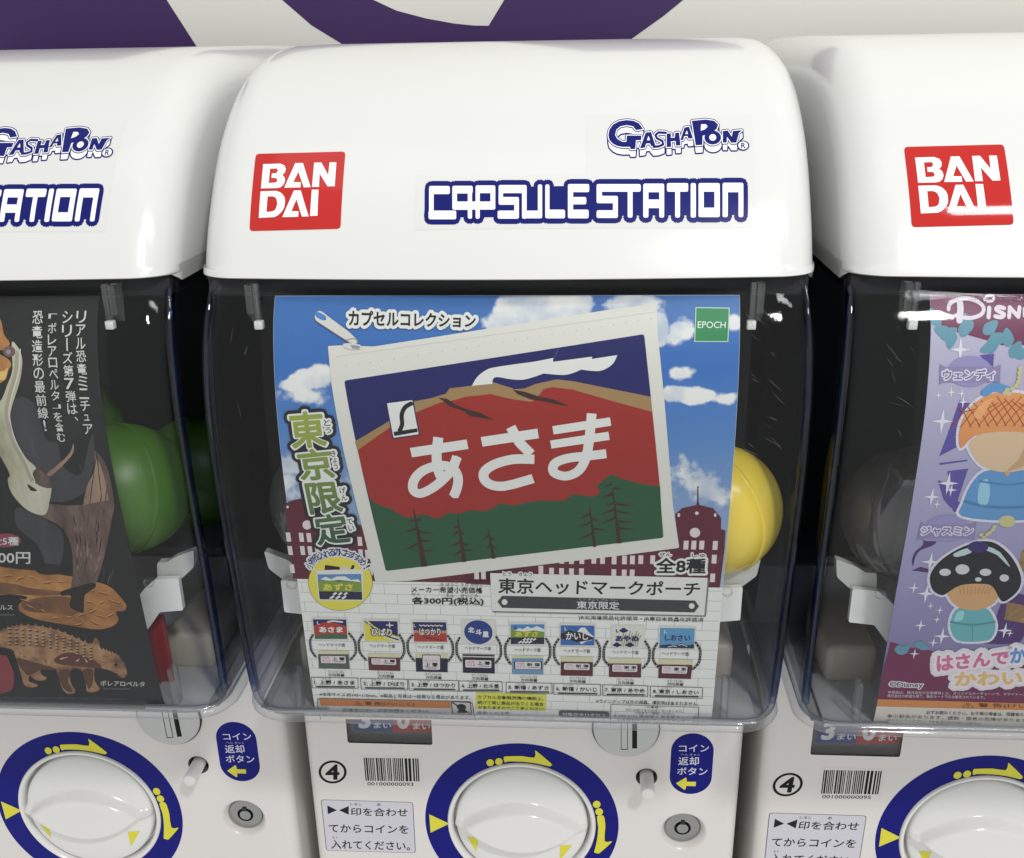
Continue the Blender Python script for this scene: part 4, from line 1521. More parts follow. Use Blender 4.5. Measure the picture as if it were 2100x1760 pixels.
p.text('とう', [(-0.93,174.01),(3,174),(2.96,172.04),(-0.98,172.04)], BLK, 14, .01, rim=[(.5, WHT)])
p.text('きょう', [(6.65,173.99),(12.73,173.93),(12.71,171.89),(6.62,171.94)], BLK, 14, .01, rim=[(.5, WHT)])
p.poly(ink(62, 62, 64), 12, [(-3.88,157.47),(-1.6,160.82),(88.96,159.95),(91.04,156.8),(89.02,153.38),(-1.77,154.1)])
p.poly(ink(224, 224, 218), 13, ell([(-0.51,157.37),(0.86,157.4),(-0.48,158.99)]), ell([(87.6,156.97),(88.94,156.99),(87.5,158.57)]))
p.text('東京限定', [(33.72,158.7),(53.63,158.61),(53.75,154.26),(33.76,154.42)], ink(226, 226, 226), 13, .012)
p.text('とう きょう げん てい', [(34.8,160.24),(52.71,160.03),(52.75,158.83),(34.81,159.04)], ink(190, 190, 190), 13)
p.build('title_plate', post)
p = Print(surf_poster)
p.text('メーカー希望小売価格', [(-44.64,164.92),(-10.79,165.25),(-10.92,161.66),(-44.86,161.61)], BLK, 7, .012)
p.text('各300円(税込)', [(-44.89,159.12),(-10.35,159.42),(-10.5,154.73),(-45.13,154.56)], BLK, 7, .03)
p.text('き ぼうこ うり かかく', [(-30.68,167.27),(-10.72,167.34),(-10.78,165.55),(-30.77,165.48)], SOFT, 7)
p.text('かく', [(-44.73,161.61),(-40.98,161.61),(-41.09,159.88),(-44.84,159.88)], SOFT, 7)
p.text('えん', [(-28.41,161.33),(-24.23,161.33),(-24.31,159.6),(-28.5,159.59)], SOFT, 7)
p.text('ぜいこみ', [(-21.33,161.31),(-12.85,161.33),(-12.92,159.52),(-21.41,159.51)], SOFT, 7)
p.build('price_lettering', post)
p = Print(surf_poster)
p.text('JR北海道商品化許諾済・JR東日本商品化許諾済', [(34.68,150.38),(93.6,150.32),(93.79,147.4),(34.71,147.68)], SOFT, 7, .006)
p.build('licence_lettering', post)
# round yellow badge
p = Print(surf_poster)
yc = [(-78.68,166.53),(-63.1,166.82),(-77.13,182.27)]
p.poly(ink(116, 124, 62), 8, ell(yc, 44))
p.poly(ink(226, 214, 82), 9, ell([yc[0], (yc[0][0] + (yc[1][0] - yc[0][0]) * .985, yc[1][1]), (yc[2][0], yc[0][1] + (yc[2][1] - yc[0][1]) * .985)], 44))
p.poly(BLK, 10, [(-84.94,176.29),(-78.14,175.3),(-78.17,172.35),(-85.82,172.22)], [(-72.04,176.51),(-70.79,176.16),(-72.42,172.45),(-73.91,172.42)])
p.poly(ink(214, 206, 200), 10, rnd([(-77.6,174.21),(-75.58,176.45),(-73.86,174.27),(-73.91,172.42),(-77.92,172.35)], .6))
p.poly(ink(224, 222, 210), 11, [(-89.79,173.26),(-67.09,174.39),(-68.46,156.61),(-90.11,156.49)])
p.poly(ink(92, 138, 188), 12, [(-89.18,171.04),(-68.17,171.64),(-68.36,167.32),(-89.37,166.94)])
p.poly(ink(126, 152, 60), 12, [(-89.31,167.54),(-84.82,168.14),(-68.35,167.47),(-68.71,161.91),(-89.57,161.51)])
p.poly(WHT, 13, [(-88.04,168.46),(-85.29,169.85),(-82.83,168.55),(-80.08,170.09),(-76.18,170.31),(-73.12,168.35),(-69.85,168.78),(-68.57,167.17),(-73.84,167.67),(-78.97,168.25),(-84.22,167.63)])
p.poly(ink(34, 38, 66), 12, [(-89.55,161.66),(-68.66,161.76),(-68.92,157.29),(-89.58,157.11)])
p.text('あずさ', [(-86.99,166.08),(-72.53,166.35),(-73.03,162.36),(-87.41,162.08)], ink(226, 216, 90), 14, .03)
hs = [(-80.98,161.07),(-82.73,159.9),(-78.36,161.12),(-80.11,159.95),(-75.75,161.17),(-77.49,160),(-82.48,159.15),(-84.61,157.59),(-79.53,159.2),(-81.65,157.64),(-76.58,159.26),(-78.7,157.7)]
for i in range(0, 12, 2):
    p.poly(WHT, 13, *stroke([hs[i], hs[i + 1]], 1.0, False))
arc = [(-92.41,175.8),(-90.79,178.76),(-88.44,180.85),(-85.96,181.77),(-83.45,182.53),(-80.95,183.16),(-78.5,183.34),(-76.02,183.23),(-73.64,182.69),(-71.36,181.78),(-69.17,180.58),(-66.94,178.28),(-65,175.53)]
for s, (x, z), an in zip('小物を入れるのにおすすめ!', arc, (-60, -48, -36, -25, -18, -8, 0, 8, 16, 24, 34, 48, 58)):
    ca, sa = math.cos(math.radians(-an)), math.sin(math.radians(-an))
    hw, hv = 1.75 if s != '!' else .5, 2.0
    q = [(x + dx * ca - dz * sa, z + dx * sa + dz * ca) for dx, dz in ((-hw, hv), (hw, hv), (hw, -hv), (-hw, -hv))]
    p.text(s, q, ink(36, 52, 124), 12, .02, rim=[(.7, WHT)])
p.build('round_badge', post)


# ------------------------------------------------------------------ the eight products
def quad_at(q, u0, v0, u1, v1):
    """part of a quad: u across, v down"""
    a, b, c, d = [Vector(v) for v in q]
    f = lambda u, v: tuple((a.lerp(b, u)).lerp(d.lerp(c, u), v))
    return [f(u0, v0), f(u1, v0), f(u1, v1), f(u0, v1)]


def at(q, *uv):
    a, b, c, d = [Vector(v) for v in q]
    return [tuple((a.lerp(b, u)).lerp(d.lerp(c, u), v)) for u, v in uv]


RED1, GRN1, NAVY1 = ink(176, 58, 48), ink(66, 102, 74), ink(34, 36, 96)
YEL1, SKY1, MAR1, CRM1 = ink(222, 208, 66), ink(70, 134, 190), ink(100, 44, 50), ink(214, 208, 172)
tops = [[(-94.3,145.48),(-77.84,145.66),(-78.28,134.39),(-94.45,134.02)], [(-69.24,145.18),(-52.75,145.2),(-53.29,133.72),(-69.38,133.57)], [(-45.3,144.97),(-29.1,145.15),(-29.18,133.82),(-45.32,133.62)], [(-21.18,145.77),(-5.75,145.82),(-5.85,133.8),(-21.22,133.73)],
        [(2.14,144.64),(18.28,144.99),(18.21,133.62),(1.9,133.24)], [(26.12,144.68),(42.25,144.8),(42.43,133.46),(26.03,133.19)], [(50.76,144.09),(65.69,144.41),(66.13,132.8),(51.03,132.56)], [(73.4,144.17),(89.89,144.29),(90.08,132.76),(73.56,132.73)]]
plates = [[(-93.8,127.03),(-78.52,127.28),(-78.77,116.32),(-94.47,116.27)], [(-68.96,126.13),(-52.87,126.12),(-53.5,115.79),(-69.2,115.86)], [(-45.17,126.3),(-29.26,126.4),(-29.8,115.64),(-45.56,115.64)], [(-21.89,126.87),(-6.19,126.85),(-6.41,115.49),(-22.18,115.55)],
          [(2.42,126.22),(17.65,126.6),(17.58,115.44),(2.2,115.42)], [(26.24,126.5),(41.83,126.69),(41.9,115.2),(26.15,115.16)], [(49.66,126.02),(65.26,126.22),(65.47,114.94),(49.81,114.9)], [(73.7,126.12),(90.17,126.04),(89.63,114.7),(73.85,114.78)]]
caps1 = [[(-92.93,131.48),(-79.79,131.62),(-79.98,129.67),(-93.14,129.58)], [(-67.72,131.67),(-54.97,131.51),(-55.12,129.45),(-67.89,129.61)], [(-43.88,131.49),(-31.02,131.4),(-31.12,129.34),(-44.01,129.49)], [(-20.6,131.47),(-7.77,131.21),(-7.83,129.21),(-20.69,129.36)],
         [(3.8,130.89),(16.36,131),(16.34,128.91),(3.76,128.86)], [(27.5,131.03),(40.34,130.96),(40.37,128.75),(27.51,128.94)], [(51.07,130.79),(63.69,130.67),(63.76,128.59),(51.12,128.77)], [(74.86,130.57),(87.81,130.39),(87.93,128.32),(74.96,128.49)]]
caps2 = [[(-90.11,113.42),(-81.87,113.52),(-82.06,111.5),(-90.32,111.4)], [(-64.87,113.37),(-56.79,113.35),(-56.94,111.33),(-65.04,111.36)], [(-40.95,113.29),(-32.91,113.21),(-33.02,111.14),(-41.08,111.22)], [(-17.84,113.19),(-9.66,113.12),(-9.72,111.05),(-17.92,111.13)],
         [(6.46,112.8),(14.61,112.96),(14.59,110.92),(6.43,110.82)], [(30.49,112.81),(38.54,112.7),(38.56,110.8),(30.5,110.83)], [(54.18,112.49),(62.08,112.45),(62.14,110.54),(54.23,110.58)], [(78.24,112.37),(86.2,112.27),(86.31,110.37),(78.33,110.47)]]
names = [[(-98.86,110.76),(-75.25,110.97),(-75.66,104.34),(-99.11,104.18)], [(-73.9,110.76),(-50.25,110.8),(-50.51,104.19),(-74.15,104.14)], [(-49.62,110.7),(-24.62,110.65),(-24.72,104.07),(-49.83,104.09)], [(-24.43,110.54),(-2.89,110.64),(-2.95,104.43),(-24.53,104.07)],
         [(-0.87,110.37),(21.85,110.35),(21.99,103.89),(-1.03,103.76)], [(22.78,110.24),(45.79,110.23),(45.92,103.39),(22.77,103.52)], [(46.83,110.13),(69.03,110.09),(69.2,103.4),(47.06,103.42)], [(70.32,109.87),(95.73,109.68),(95.95,103.06),(70.45,103.18)]]
wordsz = ['1. 上野 / あさま', '2. 上野 / ひばり', '3. 上野 / はつかり', '4. 上野 / 北斗星', '5. 新宿 / あずさ', '6. 新宿 / かいじ', '7. 東京 / あやめ', '8. 東京 / しおさい']
rings = [[(-95.31,136.27),(-97.21,129.95),(-95.27,123.34),(-77.17,137.54),(-74.63,129.62),(-77.89,122.02)], [(-70.41,137.12),(-72.99,129.66),(-70.13,122.04),(-52.37,137.25),(-50.61,129.62),(-52.64,123.23)], [(-45.94,137.28),(-48.79,130.23),(-46.05,122.23),(-28.64,137.22),(-26.52,129.91),(-29.13,122.37)], [(-23.01,136.23),(-24.73,129.38),(-22.78,122.81),(-5.05,137.2),(-2.99,129.33),(-5.56,122.09)],
         [(1.46,136.65),(-0.85,129.24),(1.55,121.52),(19.04,136.75),(21.04,129.46),(18.55,121.95)], [(25.11,136.58),(22.92,129.19),(25.32,121.81),(43.14,136.39),(45.14,129.12),(42.62,121.31)], [(48.69,135.91),(46.97,128.55),(50.18,121.19),(66.6,136.33),(69.06,128.47),(66.33,120.66)], [(72.45,135.26),(70.83,128.51),(74.09,120.86),(90.71,136.29),(93.34,128.45),(90.49,120.66)]]
heads = ['あさま', 'ひばり', 'はつかり', '北斗星', 'あずさ', 'かいじ', 'あやめ', 'しおさい']
towns = ['上 野', '上 野', '上 野', '上 野', '新 宿', '新 宿', '東 京', '東 京']
back_c = [ink(88, 98, 88), MAR1, ink(28, 28, 58), ink(28, 26, 54), ink(112, 150, 178), ink(92, 38, 42), ink(92, 42, 48), ink(92, 40, 44)]
for i in range(8):
    p = Print(surf_poster)
    q = tops[i]
    LY = 8
    big = quad_at(q, -.04, -.10, 1.04, 1.05)
    p.poly(ink(218, 216, 206), LY - 1, big)
    lt = dict(bold=.03)
    if i == 0:
        p.poly(NAVY1, LY, quad_at(q, 0, 0, 1, .35)); p.poly(GRN1, LY, quad_at(q, 0, .7, 1, 1))
        p.poly(RED1, LY + 1, at(q, (0, .32), (.3, .16), (.45, .12), (.7, .2), (1, .34), (1, .76), (.5, .72), (0, .8)))
        p.poly(WHT, LY + 2, *stroke(at(q, (.45, .12), (.6, .07), (.88, .12)), .9))
        p.text('あさま', quad_at(q, .16, .36, .88, .66), WHT, LY + 3, .05)
    elif i == 1:
        p.poly(YEL1, LY, quad_at(q, 0, 0, 1, 1)); p.poly(NAVY1, LY + 1, at(q, (.14, 0), (1, 0), (1, .76), (.6, .52), (.3, .26)))
        for k in range(3):
            p.poly([WHT, BLK, WHT][k], LY + 2 + k % 2, *stroke(at(q, (.0 + .04 * k, .02), (.3, .34 + .05 * k), (.62, .66 + .07 * k), (1, .84 + .08 * k)), .7))
        p.poly(WHT, LY + 4, *stroke(at(q, (.76, .08), (.76, .3)), .55), *stroke(at(q, (.67, .19), (.86, .19)), .55))
        p.text('ひばり', quad_at(q, .2, .36, .82, .72), WHT, LY + 6, .03, rim=[(.35, ink(84, 72, 60))])
    elif i == 2:
        p.poly(NAVY1, LY, quad_at(q, 0, 0, 1, .42)); p.poly(ink(190, 138, 120), LY, quad_at(q, 0, .42, 1, .56)); p.poly(RED1, LY, quad_at(q, 0, .56, 1, 1))
        for k in range(6):
            p.poly(WHT, LY + 2, *stroke(at(q, (.2 + .12 * k, .14), (.24 + .12 * k, .2), (.29 + .12 * k, .16)), .5))
            p.poly(BLK, LY + 2, *stroke(at(q, (.3 + .1 * k, .74 + .03 * k), (.33 + .1 * k, .78 + .03 * k)), .6))
        p.text('はつかり', quad_at(q, .18, .3, .82, .66), WHT, LY + 4, .02, rim=[(.3, ink(96, 52, 50))])
    elif i == 3:
        c0 = Vector(at(q, (.49, .5))[0])
        p.poly(ink(34, 58, 130), LY, ellipse(c0.x, c0.y, 6.9, 6.9, n=36))
        for s, u, v in (('北', .27, .4), ('斗', .5, .5), ('星', .72, .6)):
            p.text(s, quad_at(q, u - .1, v - .15, u + .1, v + .13), WHT, LY + 2, .05)
    elif i == 4:
        p.poly(SKY1, LY, quad_at(q, 0, 0, 1, .25)); p.poly(ink(120, 148, 64), LY, quad_at(q, 0, .25, 1, .66)); p.poly(ink(34, 38, 60), LY, quad_at(q, 0, .66, 1, 1))
        p.poly(WHT, LY + 1, at(q, (.1, .3), (.25, .18), (.36, .24), (.5, .1), (.62, .2), (.78, .08), (1, .25), (1, .38), (.7, .3), (.4, .36)))
        p.text('あずさ', quad_at(q, .13, .34, .82, .62), YEL1, LY + 3, .03)
        for k in range(4):
            p.poly(WHT, LY + 2, *stroke(at(q, (.45 + .1 * k, .7), (.37 + .1 * k, .8)), .8, False), *stroke(at(q, (.33 + .1 * k, .84), (.23 + .1 * k, .94)), .8, False))
    elif i == 5:
        p.poly(ink(54, 104, 172), LY, quad_at(q, 0, 0, 1, 1))
        p.poly(WHT, LY + 1, at(q, (.5, .3), (.6, .1), (.72, .1), (.84, .35), (1, .58), (.5, .6)), at(q, (.5, .7), (.62, .95), (.75, .8), (.95, .72)))
        p.poly(ink(40, 30, 44), LY + 2, at(q, (0, .42), (.15, .34), (.2, .22), (.4, .3), (.62, .34), (.9, .55), (1, .6), (.85, .74), (.5, .84), (.25, .72), (0, .66)))
        p.text('かいじ', quad_at(q, .16, .32, .82, .72), WHT, LY + 4, .03)
    elif i == 6:
        p.poly(ink(220, 218, 212), LY, quad_at(q, 0, 0, 1, 1))
        for k in range(9):
            p.poly(ink(132, 150, 92), LY + 1, *stroke(at(q, (.3 + .06 * k, .95), (.33 + .065 * k, .55), (.36 + .07 * k, .2 + .1 * (k % 3))), .45))
        for u, v in ((.36, .14), (.15, .86), (.56, .86)):
            for du, dv in ((-.07, .02), (.07, .02), (0, -.05), (0, .06)):
                c0 = Vector(at(q, (u + du, v + dv))[0])
                p.poly(NAVY1, LY + 2, ellipse(c0.x, c0.y, 1.0, .8, n=10))
        p.text('あやめ', quad_at(q, .1, .4, .84, .7), NAVY1, LY + 4, .05)
    else:
        p.poly(ink(94, 152, 194), LY, quad_at(q, 0, 0, 1, .85)); p.poly(ink(36, 48, 82), LY + 1, at(q, (0, .86), (.3, .8), (.45, .86), (.62, .74), (.8, .84), (1, .78), (1, 1), (0, 1)))
        p.poly(WHT, LY + 2, *stroke(at(q, (.25, .94), (.4, .88), (.5, .92)), .35), *stroke(at(q, (.55, .84), (.65, .8), (.8, .9)), .35))
        p.text('しおさい', quad_at(q, .15, .32, .88, .62), ink(28, 40, 96), LY + 3, .03)
    if i not in (3,):
        p.text('L', quad_at(q, .12 if i != 2 else .02, .08, .2 if i != 2 else .08, .24), WHT if i not in (4, 6) else BLK, LY + 5, .02)
    p.text('ヘッドマーク面', caps1[i], SOFT, 7, .006)
    # destination plate
    q = plates[i]
    cut = (.18, .20, .20, .0, .12, .25, .25, .25)[i]
    p.poly(CRM1, 7, quad_at(q, 0, 0, 1, cut + .02))
    p.poly(back_c[i], 7, quad_at(q, 0, cut, 1, 1))
    if i == 3:
        p.poly(ink(206, 200, 190), 8, quad_at(q, 0, .1, 1, .16))
    sg = [(.08, .28, .9, .68), (.1, .28, .88, .64), (.22, .06, .76, .86), (.08, .3, .9, .7), (.1, .3, .92, .7), (.1, .34, .9, .68), (.1, .32, .88, .7), (.1, .34, .86, .72)][i]
    s1 = quad_at(q, *sg)
    cen = Vector((sum(v[0] for v in s1) / 4, sum(v[1] for v in s1) / 4))
    p.poly(BLK, 9, rnd([tuple(cen + (Vector(v) - cen) * 1.09) for v in s1], .9, 3))
    p.poly(ink(222, 212, 214), 10, rnd(s1, .7, 3))
    if i == 2:
        p.text('はつかり', quad_at(s1, .1, .28, .9, .46), ink(190, 120, 120), 11)
        p.text(towns[i], quad_at(s1, .12, .5, .88, .8), BLK, 11, .03)
        p.poly(BLK, 11, quad_at(s1, .2, .86, .8, .9))
    else:
        p.text('特急', quad_at(s1, .08, .14, .36, .4), ink(196, 132, 130), 11)
        p.text(heads[i], quad_at(s1, .06, .48, .38, .82), ink(196, 120, 118), 11)
        p.text(towns[i], quad_at(s1, .46, .14, .96, .62), BLK, 11, .03)
        p.poly(BLK, 11, quad_at(s1, .52, .74, .92, .8))
    p.text('方向幕面', caps2[i], SOFT, 7, .006)
    c2 = caps2[i]
    up = [(x, z + 1.75) for x, z in c2]
    p.text('ほうこうまくめん', [up[0], up[1], (c2[1][0], c2[1][1] + .35), (c2[0][0], c2[0][1] + .35)], SOFT, 7)
    # chain brackets
    r6 = rings[i]
    for tripl in (r6[:3], r6[3:]):
        path = smooth([tripl[0], (tripl[1][0] * .86 + tripl[0][0] * .14, (tripl[0][1] + tripl[1][1]) / 2), tripl[1], (tripl[1][0] * .86 + tripl[2][0] * .14, (tripl[2][1] + tripl[1][1]) / 2), tripl[2]], False, 5)
        p.poly(BLK, 8, *stroke(path, 1.15))
        for k in range(1, len(path) - 1, 2):
            a, b = Vector(path[k]), Vector(path[k + 1])
            p.poly(ink(206, 206, 198), 9, *stroke([tuple(a.lerp(b, .2)), tuple(a.lerp(b, .8))], .42, False))
    # name box
    q = names[i]
    p.poly(ink(60, 60, 62), 7, *stroke(q, .28, True, True))
    p.text(wordsz[i], quad_at(q, .05, .26, .93, .66), BLK, 8, .02)
    p.poly(ink(40, 40, 44), 8, *stroke(at(q, (.1, .87), (.92, .84)), .75))
    p.text('うえ の' if i < 4 else ('しんじゅく' if i < 6 else 'とうきょう'), quad_at(q, .22, .04, .42, .18), SOFT, 8)
    p.build('product_picture', post)
# ------------------------------------------------------------------ small print
p = Print(surf_poster)
p.text('※本体サイズ:約145×110mm。※製品と写真は一部異なる場合があります。', [(-95.93,101.28),(-18.85,101.42),(-18.96,98.84),(-96.05,99.03)], SOFT, 7, .006)
p.poly(ink(84, 84, 84), 6, *stroke([(-99.08,79.7),(-97.42,95.87),(-96.51,97.52),(-19.36,97.6),(-18.21,96.03),(-17.53,82.41)], .4))
p.poly(ink(206, 200, 194), 5, [(-99.08,79.7),(-97.42,95.87),(-96.51,97.52),(-19.36,97.6),(-18.21,96.03),(-17.53,82.41)])
p.poly(ink(196, 122, 68), 7, [(-96.42,97.16),(-29.47,97.3),(-29.33,92.91),(-96.31,92.74)])
p.text('⚠ 警 告(けいこく)', [(-78.38,96.17),(-47.82,96.38),(-48.04,93.62),(-78.69,93.4)], ink(96, 56, 34), 9, .012)
p.text('保護者の方へ 必ずお読みください。', [(-85.41,90.87),(-40.28,91.6),(-40.51,89.12),(-85.87,88.01)], SOFT, 9, .01)
p.text('●小部品があります。誤飲・窒息の危険がありますので', [(-96.12,86.13),(-33.83,86.95),(-34.14,84.5),(-96.71,83.68)], ink(140, 136, 132), 9)
q = [(-28.91,97.49),(-19.39,97.07),(-19.07,88.14),(-28.79,88.91)]
p.poly(SOFT, 7, *stroke(q, .5, True, True))
p.poly(BLK, 8, ell([(-23.98,94.02),(-21.59,93.91),(-23.87,96.04)]), [(-26.5,90.07),(-25.08,92.86),(-22.34,92.76),(-21.5,89.73)])
p.poly(BLK, 8, *stroke([(-28.13,96.8),(-19.83,89.03)], .7))
p.build('warning_notice', post)
p = Print(surf_poster)
p.poly(ink(216, 214, 78), 7, [(-16.06,103.73),(18.96,103.28),(18.73,92.7),(-16.74,92.96)])
for s, q in (('カプセル自動販売機の機能上、', [(-15.47,102.12),(17.65,101.79),(17.64,99.6),(-15.56,99.74)]), ('続けて同じ商品が出てくる場合', [(-15.6,98.62),(17.62,98.3),(17.6,95.82),(-15.71,96.15)]), ('がありますのでご了承ください。', [(-15.46,95.18),(18.32,95.07),(18.3,93.09),(-15.56,93)])):
    p.text(s, q, BLK, 9, .012)
p.text('使用上の注意', [(-16.25,91.13),(0.32,91.06),(0.22,88.56),(-16.42,88.38)], SOFT, 7)
p.text('・火気、高温のもとには置かないでください。ふりまわさないで', [(-16.23,87.02),(23.18,87.16),(23.14,84.89),(-16.48,84.41)], ink(130, 130, 128), 7)
p.build('yellow_notice', post)
p = Print(surf_poster)
p.text('※ラインナップ以外の商品、撮影物は含まれません。', [(43.73,101.09),(94.37,100.75),(94.52,98.37),(43.77,98.71)], SOFT, 7, .006)
q = [(26.14,93.14),(49.65,92.91),(49.76,88.34),(26.12,88.62)]
p.poly(ink(92, 92, 92), 7, rnd([(25.27,93.32),(50.58,93.14),(50.71,88.13),(25.24,88.58)], 1.6))
p.text('対象年令15才以上', [(26.86,91.96),(48.95,91.67),(49.01,89.28),(26.85,89.59)], ink(220, 220, 216), 9, .02)
p.poly(SOFT, 7, *stroke([(51.18,98),(94.58,97.44),(95.41,82.21)], .28), *stroke([(51.18,98),(51.39,80.99)], .28))
for s, q in (('−お客様へ−', [(67.8,97.56),(77.79,97.49),(77.86,96.16),(67.85,96.23)]), ('万一お気づきの点がございましたら、', [(58.71,95.37),(87.18,95.3),(87.29,93.74),(58.77,93.8)]), ('下記までご連絡ください。', [(62.94,93.54),(83.02,93.4),(83.11,91.9),(63.01,91.94)]), ('〒309-4193 茨城県土浦市藤沢3647-5', [(52.58,91.17),(93.17,91.32),(93.33,89.36),(52.65,88.95)]), ('お客様相談窓口サービスセンター', [(54.47,88.54),(91.25,88.56),(91.44,86.64),(54.56,86.27)]), ('受付時間 月〜金曜日(祝日を除く)10〜17時', [(52.42,85.16),(94.1,85.47),(94.35,83.25),(52.51,82.63)])):
    p.text(s, q, SOFT, 9, .006)
p.build('address_box', post)

# ------------------------------------------------------------------ dinosaur poster
dark = mottled('dino_backdrop', [(0.3, rgb(16, 16, 18, .9)), (.55, rgb(26, 26, 28, .9)), (.8, rgb(54, 56, 50, .9))], 9, 3)
dino = sheet('poster', 'black dinosaur poster with a long necked creature and white vertical lettering', (-PITCH, 0, 0), dark, PG)
bone = mottled('bone_print', [(.3, rgb(150, 146, 118)), (.5, rgb(190, 186, 160)), (.75, rgb(214, 212, 196))], 60, 5, (1, 1, .4))
bark = mottled('bark_print', [(.3, rgb(66, 52, 48)), (.5, rgb(98, 78, 70)), (.7, rgb(128, 104, 92))], 110, 6, (1.6, 1, .35))
wing = mottled('wing_print', [(.3, rgb(120, 98, 82)), (.55, rgb(156, 130, 108)), (.75, rgb(176, 152, 128))], 70, 5, (1.5, 1, .4))
rock = mottled('rock_print', [(.3, rgb(120, 78, 46)), (.5, rgb(170, 116, 64)), (.75, rgb(202, 148, 88))], 70, 6)
scale = mottled('scaly_print', [(.3, rgb(96, 66, 50)), (.5, rgb(158, 118, 84)), (.75, rgb(196, 156, 114))], 130, 5)
shade = mottled('grey_wing_print', [(.3, rgb(44, 44, 48)), (.6, rgb(66, 66, 70)), (.8, rgb(88, 88, 90))], 40, 4, (2, 1, .3))
p = Print(surf_poster)
p.poly(shade, 2, smooth([(61.61,257.63),(70.62,255.26),(72.82,239.01),(78.14,237.12),(78.46,225.97),(85.94,222.03),(92.61,237.23),(95.57,243.62),(93.72,251.71),(95.46,239.18),(92.44,226.1),(85.3,212.52),(68.9,208.18),(63.78,225.84),(57.65,242.1)], True, 3))
p.poly(wing, 3, smooth([(69.31,221.87),(76.05,226.62),(82.95,232.61),(85.38,237.18),(84.84,233.28),(80.9,228.65),(71.73,221.22)], True, 3))
p.poly(bark, 3, smooth([(70.48,206.72),(77.31,206.05),(88.63,206.94),(91.88,202.45),(89.24,193.17),(75.11,189.84),(69.45,196),(57.14,203.52),(64.71,205.89)], True, 3))
p.poly(shade, 3, smooth([(51.87,204.98),(63.11,199.01),(70.15,192.9),(69.21,182.63),(63.75,171.3),(58.86,172.02),(56.87,184.83),(49.21,194.17)], True, 3))
p.poly(wing, 4, smooth([(94.81,233.69),(97.5,229.46),(98.67,222.16),(99.11,212.68),(97.95,205.74),(93.18,194.32),(88.97,191.37),(84.73,188.39),(82.39,192.72),(83.86,205.57),(88.05,216.65),(91.67,222.09),(93.9,228.77)], True, 4))
p.poly(bark, 5, smooth([(94.43,233.36),(95.76,233.05),(98.52,228.15),(99.5,221.5),(99.29,211.3),(98.54,206.45),(96.79,205.73),(97.01,216.75),(96.25,226.14),(94.58,230.75)], True, 3))
p.poly(bark, 6, smooth([(74.01,203.74),(85.84,206.91),(98.65,208.56),(95.99,198.68),(91.98,187.73),(87.69,177.35),(83.13,167.57),(78.83,160.92),(72.81,156.66),(67.68,156.56),(67.88,160.71),(71.17,170.61),(73.33,185.08),(71.57,196.03)], True, 4))
p.poly(bone, 6, smooth([(62.67,281.74),(65.09,280.34),(66.74,276.95),(66.93,272.94),(65.25,265.96),(62.09,258.84),(59.29,252.75),(57.44,245.9),(58.6,238.91),(61.6,230.46),(65.19,225.85),(66.11,221.84),(71.01,217.83),(68.25,208.17),(64.04,201.08),(56.21,203.82),(51.03,212.13),(50.7,218.98),(52.29,221.7),(50.44,229.04),(47.5,238.83),(50.41,253.94),(55.27,257),(58.95,263.58),(62.19,270.62)], True, 4))
p.poly(bark, 7, smooth([(64.3,223.84),(67.33,224.53),(69.95,221.88),(72.3,217.84),(70.42,215.1),(66.06,215.73),(62.62,219.1)], True, 3))
p.poly(ink(60, 40, 32), 7, smooth([(59.59,217.03),(61.54,215.68),(63.66,213.65),(60.43,213.62)], True, 2))
p.poly(rock, 4, smooth([(54.61,291.36),(57.73,290.82),(59.04,285.35),(61.74,281.46),(58.81,278.64),(54.6,280.89)], True, 3))
p.poly(rock, 4, smooth([(54.33,276.36),(59.24,275.8),(61.79,272.93),(59.91,269.45),(58.29,265.94),(53.17,264.74)], True, 3))
p.poly(ink(112, 92, 96), 7, ell([(61.38,278.08),(64.22,278.08),(61.5,280.34)]))
p.poly(ink(160, 140, 140), 8, ell([(61,277.97),(62.11,277.97),(61.06,278.99)]))
ridge, glint = ink(70, 54, 46), ink(188, 166, 142)
wl = [(95.7,232.72),(94.54,222.12),(93.7,211.24),(88.86,198.56),(85.7,189.87),(91.15,219.39),(87.26,207.01),(83.37,194.18),(97.65,216.75),(92.85,202.16)]
p.poly(ridge, 6, *[q for a, b in ((0, 1), (1, 2), (2, 3), (3, 4), (0, 5), (5, 6), (6, 7), (8, 9)) for q in stroke([wl[a], wl[b]], [.5, .28], False)])
rg = random.Random(11)
leg = [(75.61,201.47),(94.48,203.24),(75.47,185.11),(89.71,185.33),(72.26,167.37),(80.96,167.53)]
folds, lits = [], []
for k in range(26):
    u, v = rg.random(), rg.random()
    a = Vector(leg[0]).lerp(Vector(leg[1]), u)
    b = Vector(leg[2]).lerp(Vector(leg[3]), u)
    c = Vector(leg[4]).lerp(Vector(leg[5]), u)
    f = lambda t: a.lerp(b, t * 2) if t < .5 else b.lerp(c, t * 2 - 1)
    v0, v1 = v * .8, min(1, v * .8 + rg.uniform(.08, .25))
    q0, q1 = f(v0), f(v1)
    (folds if k % 2 else lits).append(stroke([tuple(q0), tuple((q0 + q1) / 2 + Vector((rg.uniform(-.6, .6), 0))), tuple(q1)], [.15, .75, .15]))
p.poly(ink(54, 42, 38), 7, *[q for s in folds for q in s])
p.poly(ink(140, 116, 102), 8, *[q for s in lits for q in s])
nk = [(65,278.65),(63.63,269.46),(59.28,258.83),(56.67,250.27),(57.02,238.9),(60.38,227.8),(62,217.74)]
p.poly(ink(168, 162, 140), 7, *stroke(smooth(nk, False, 4), [.3] + [1.6] * 23 + [.3], True))
p.poly(ink(216, 214, 200), 8, *stroke(smooth([(x + 1.5, z + .4) for x, z in nk], False, 4), .5))
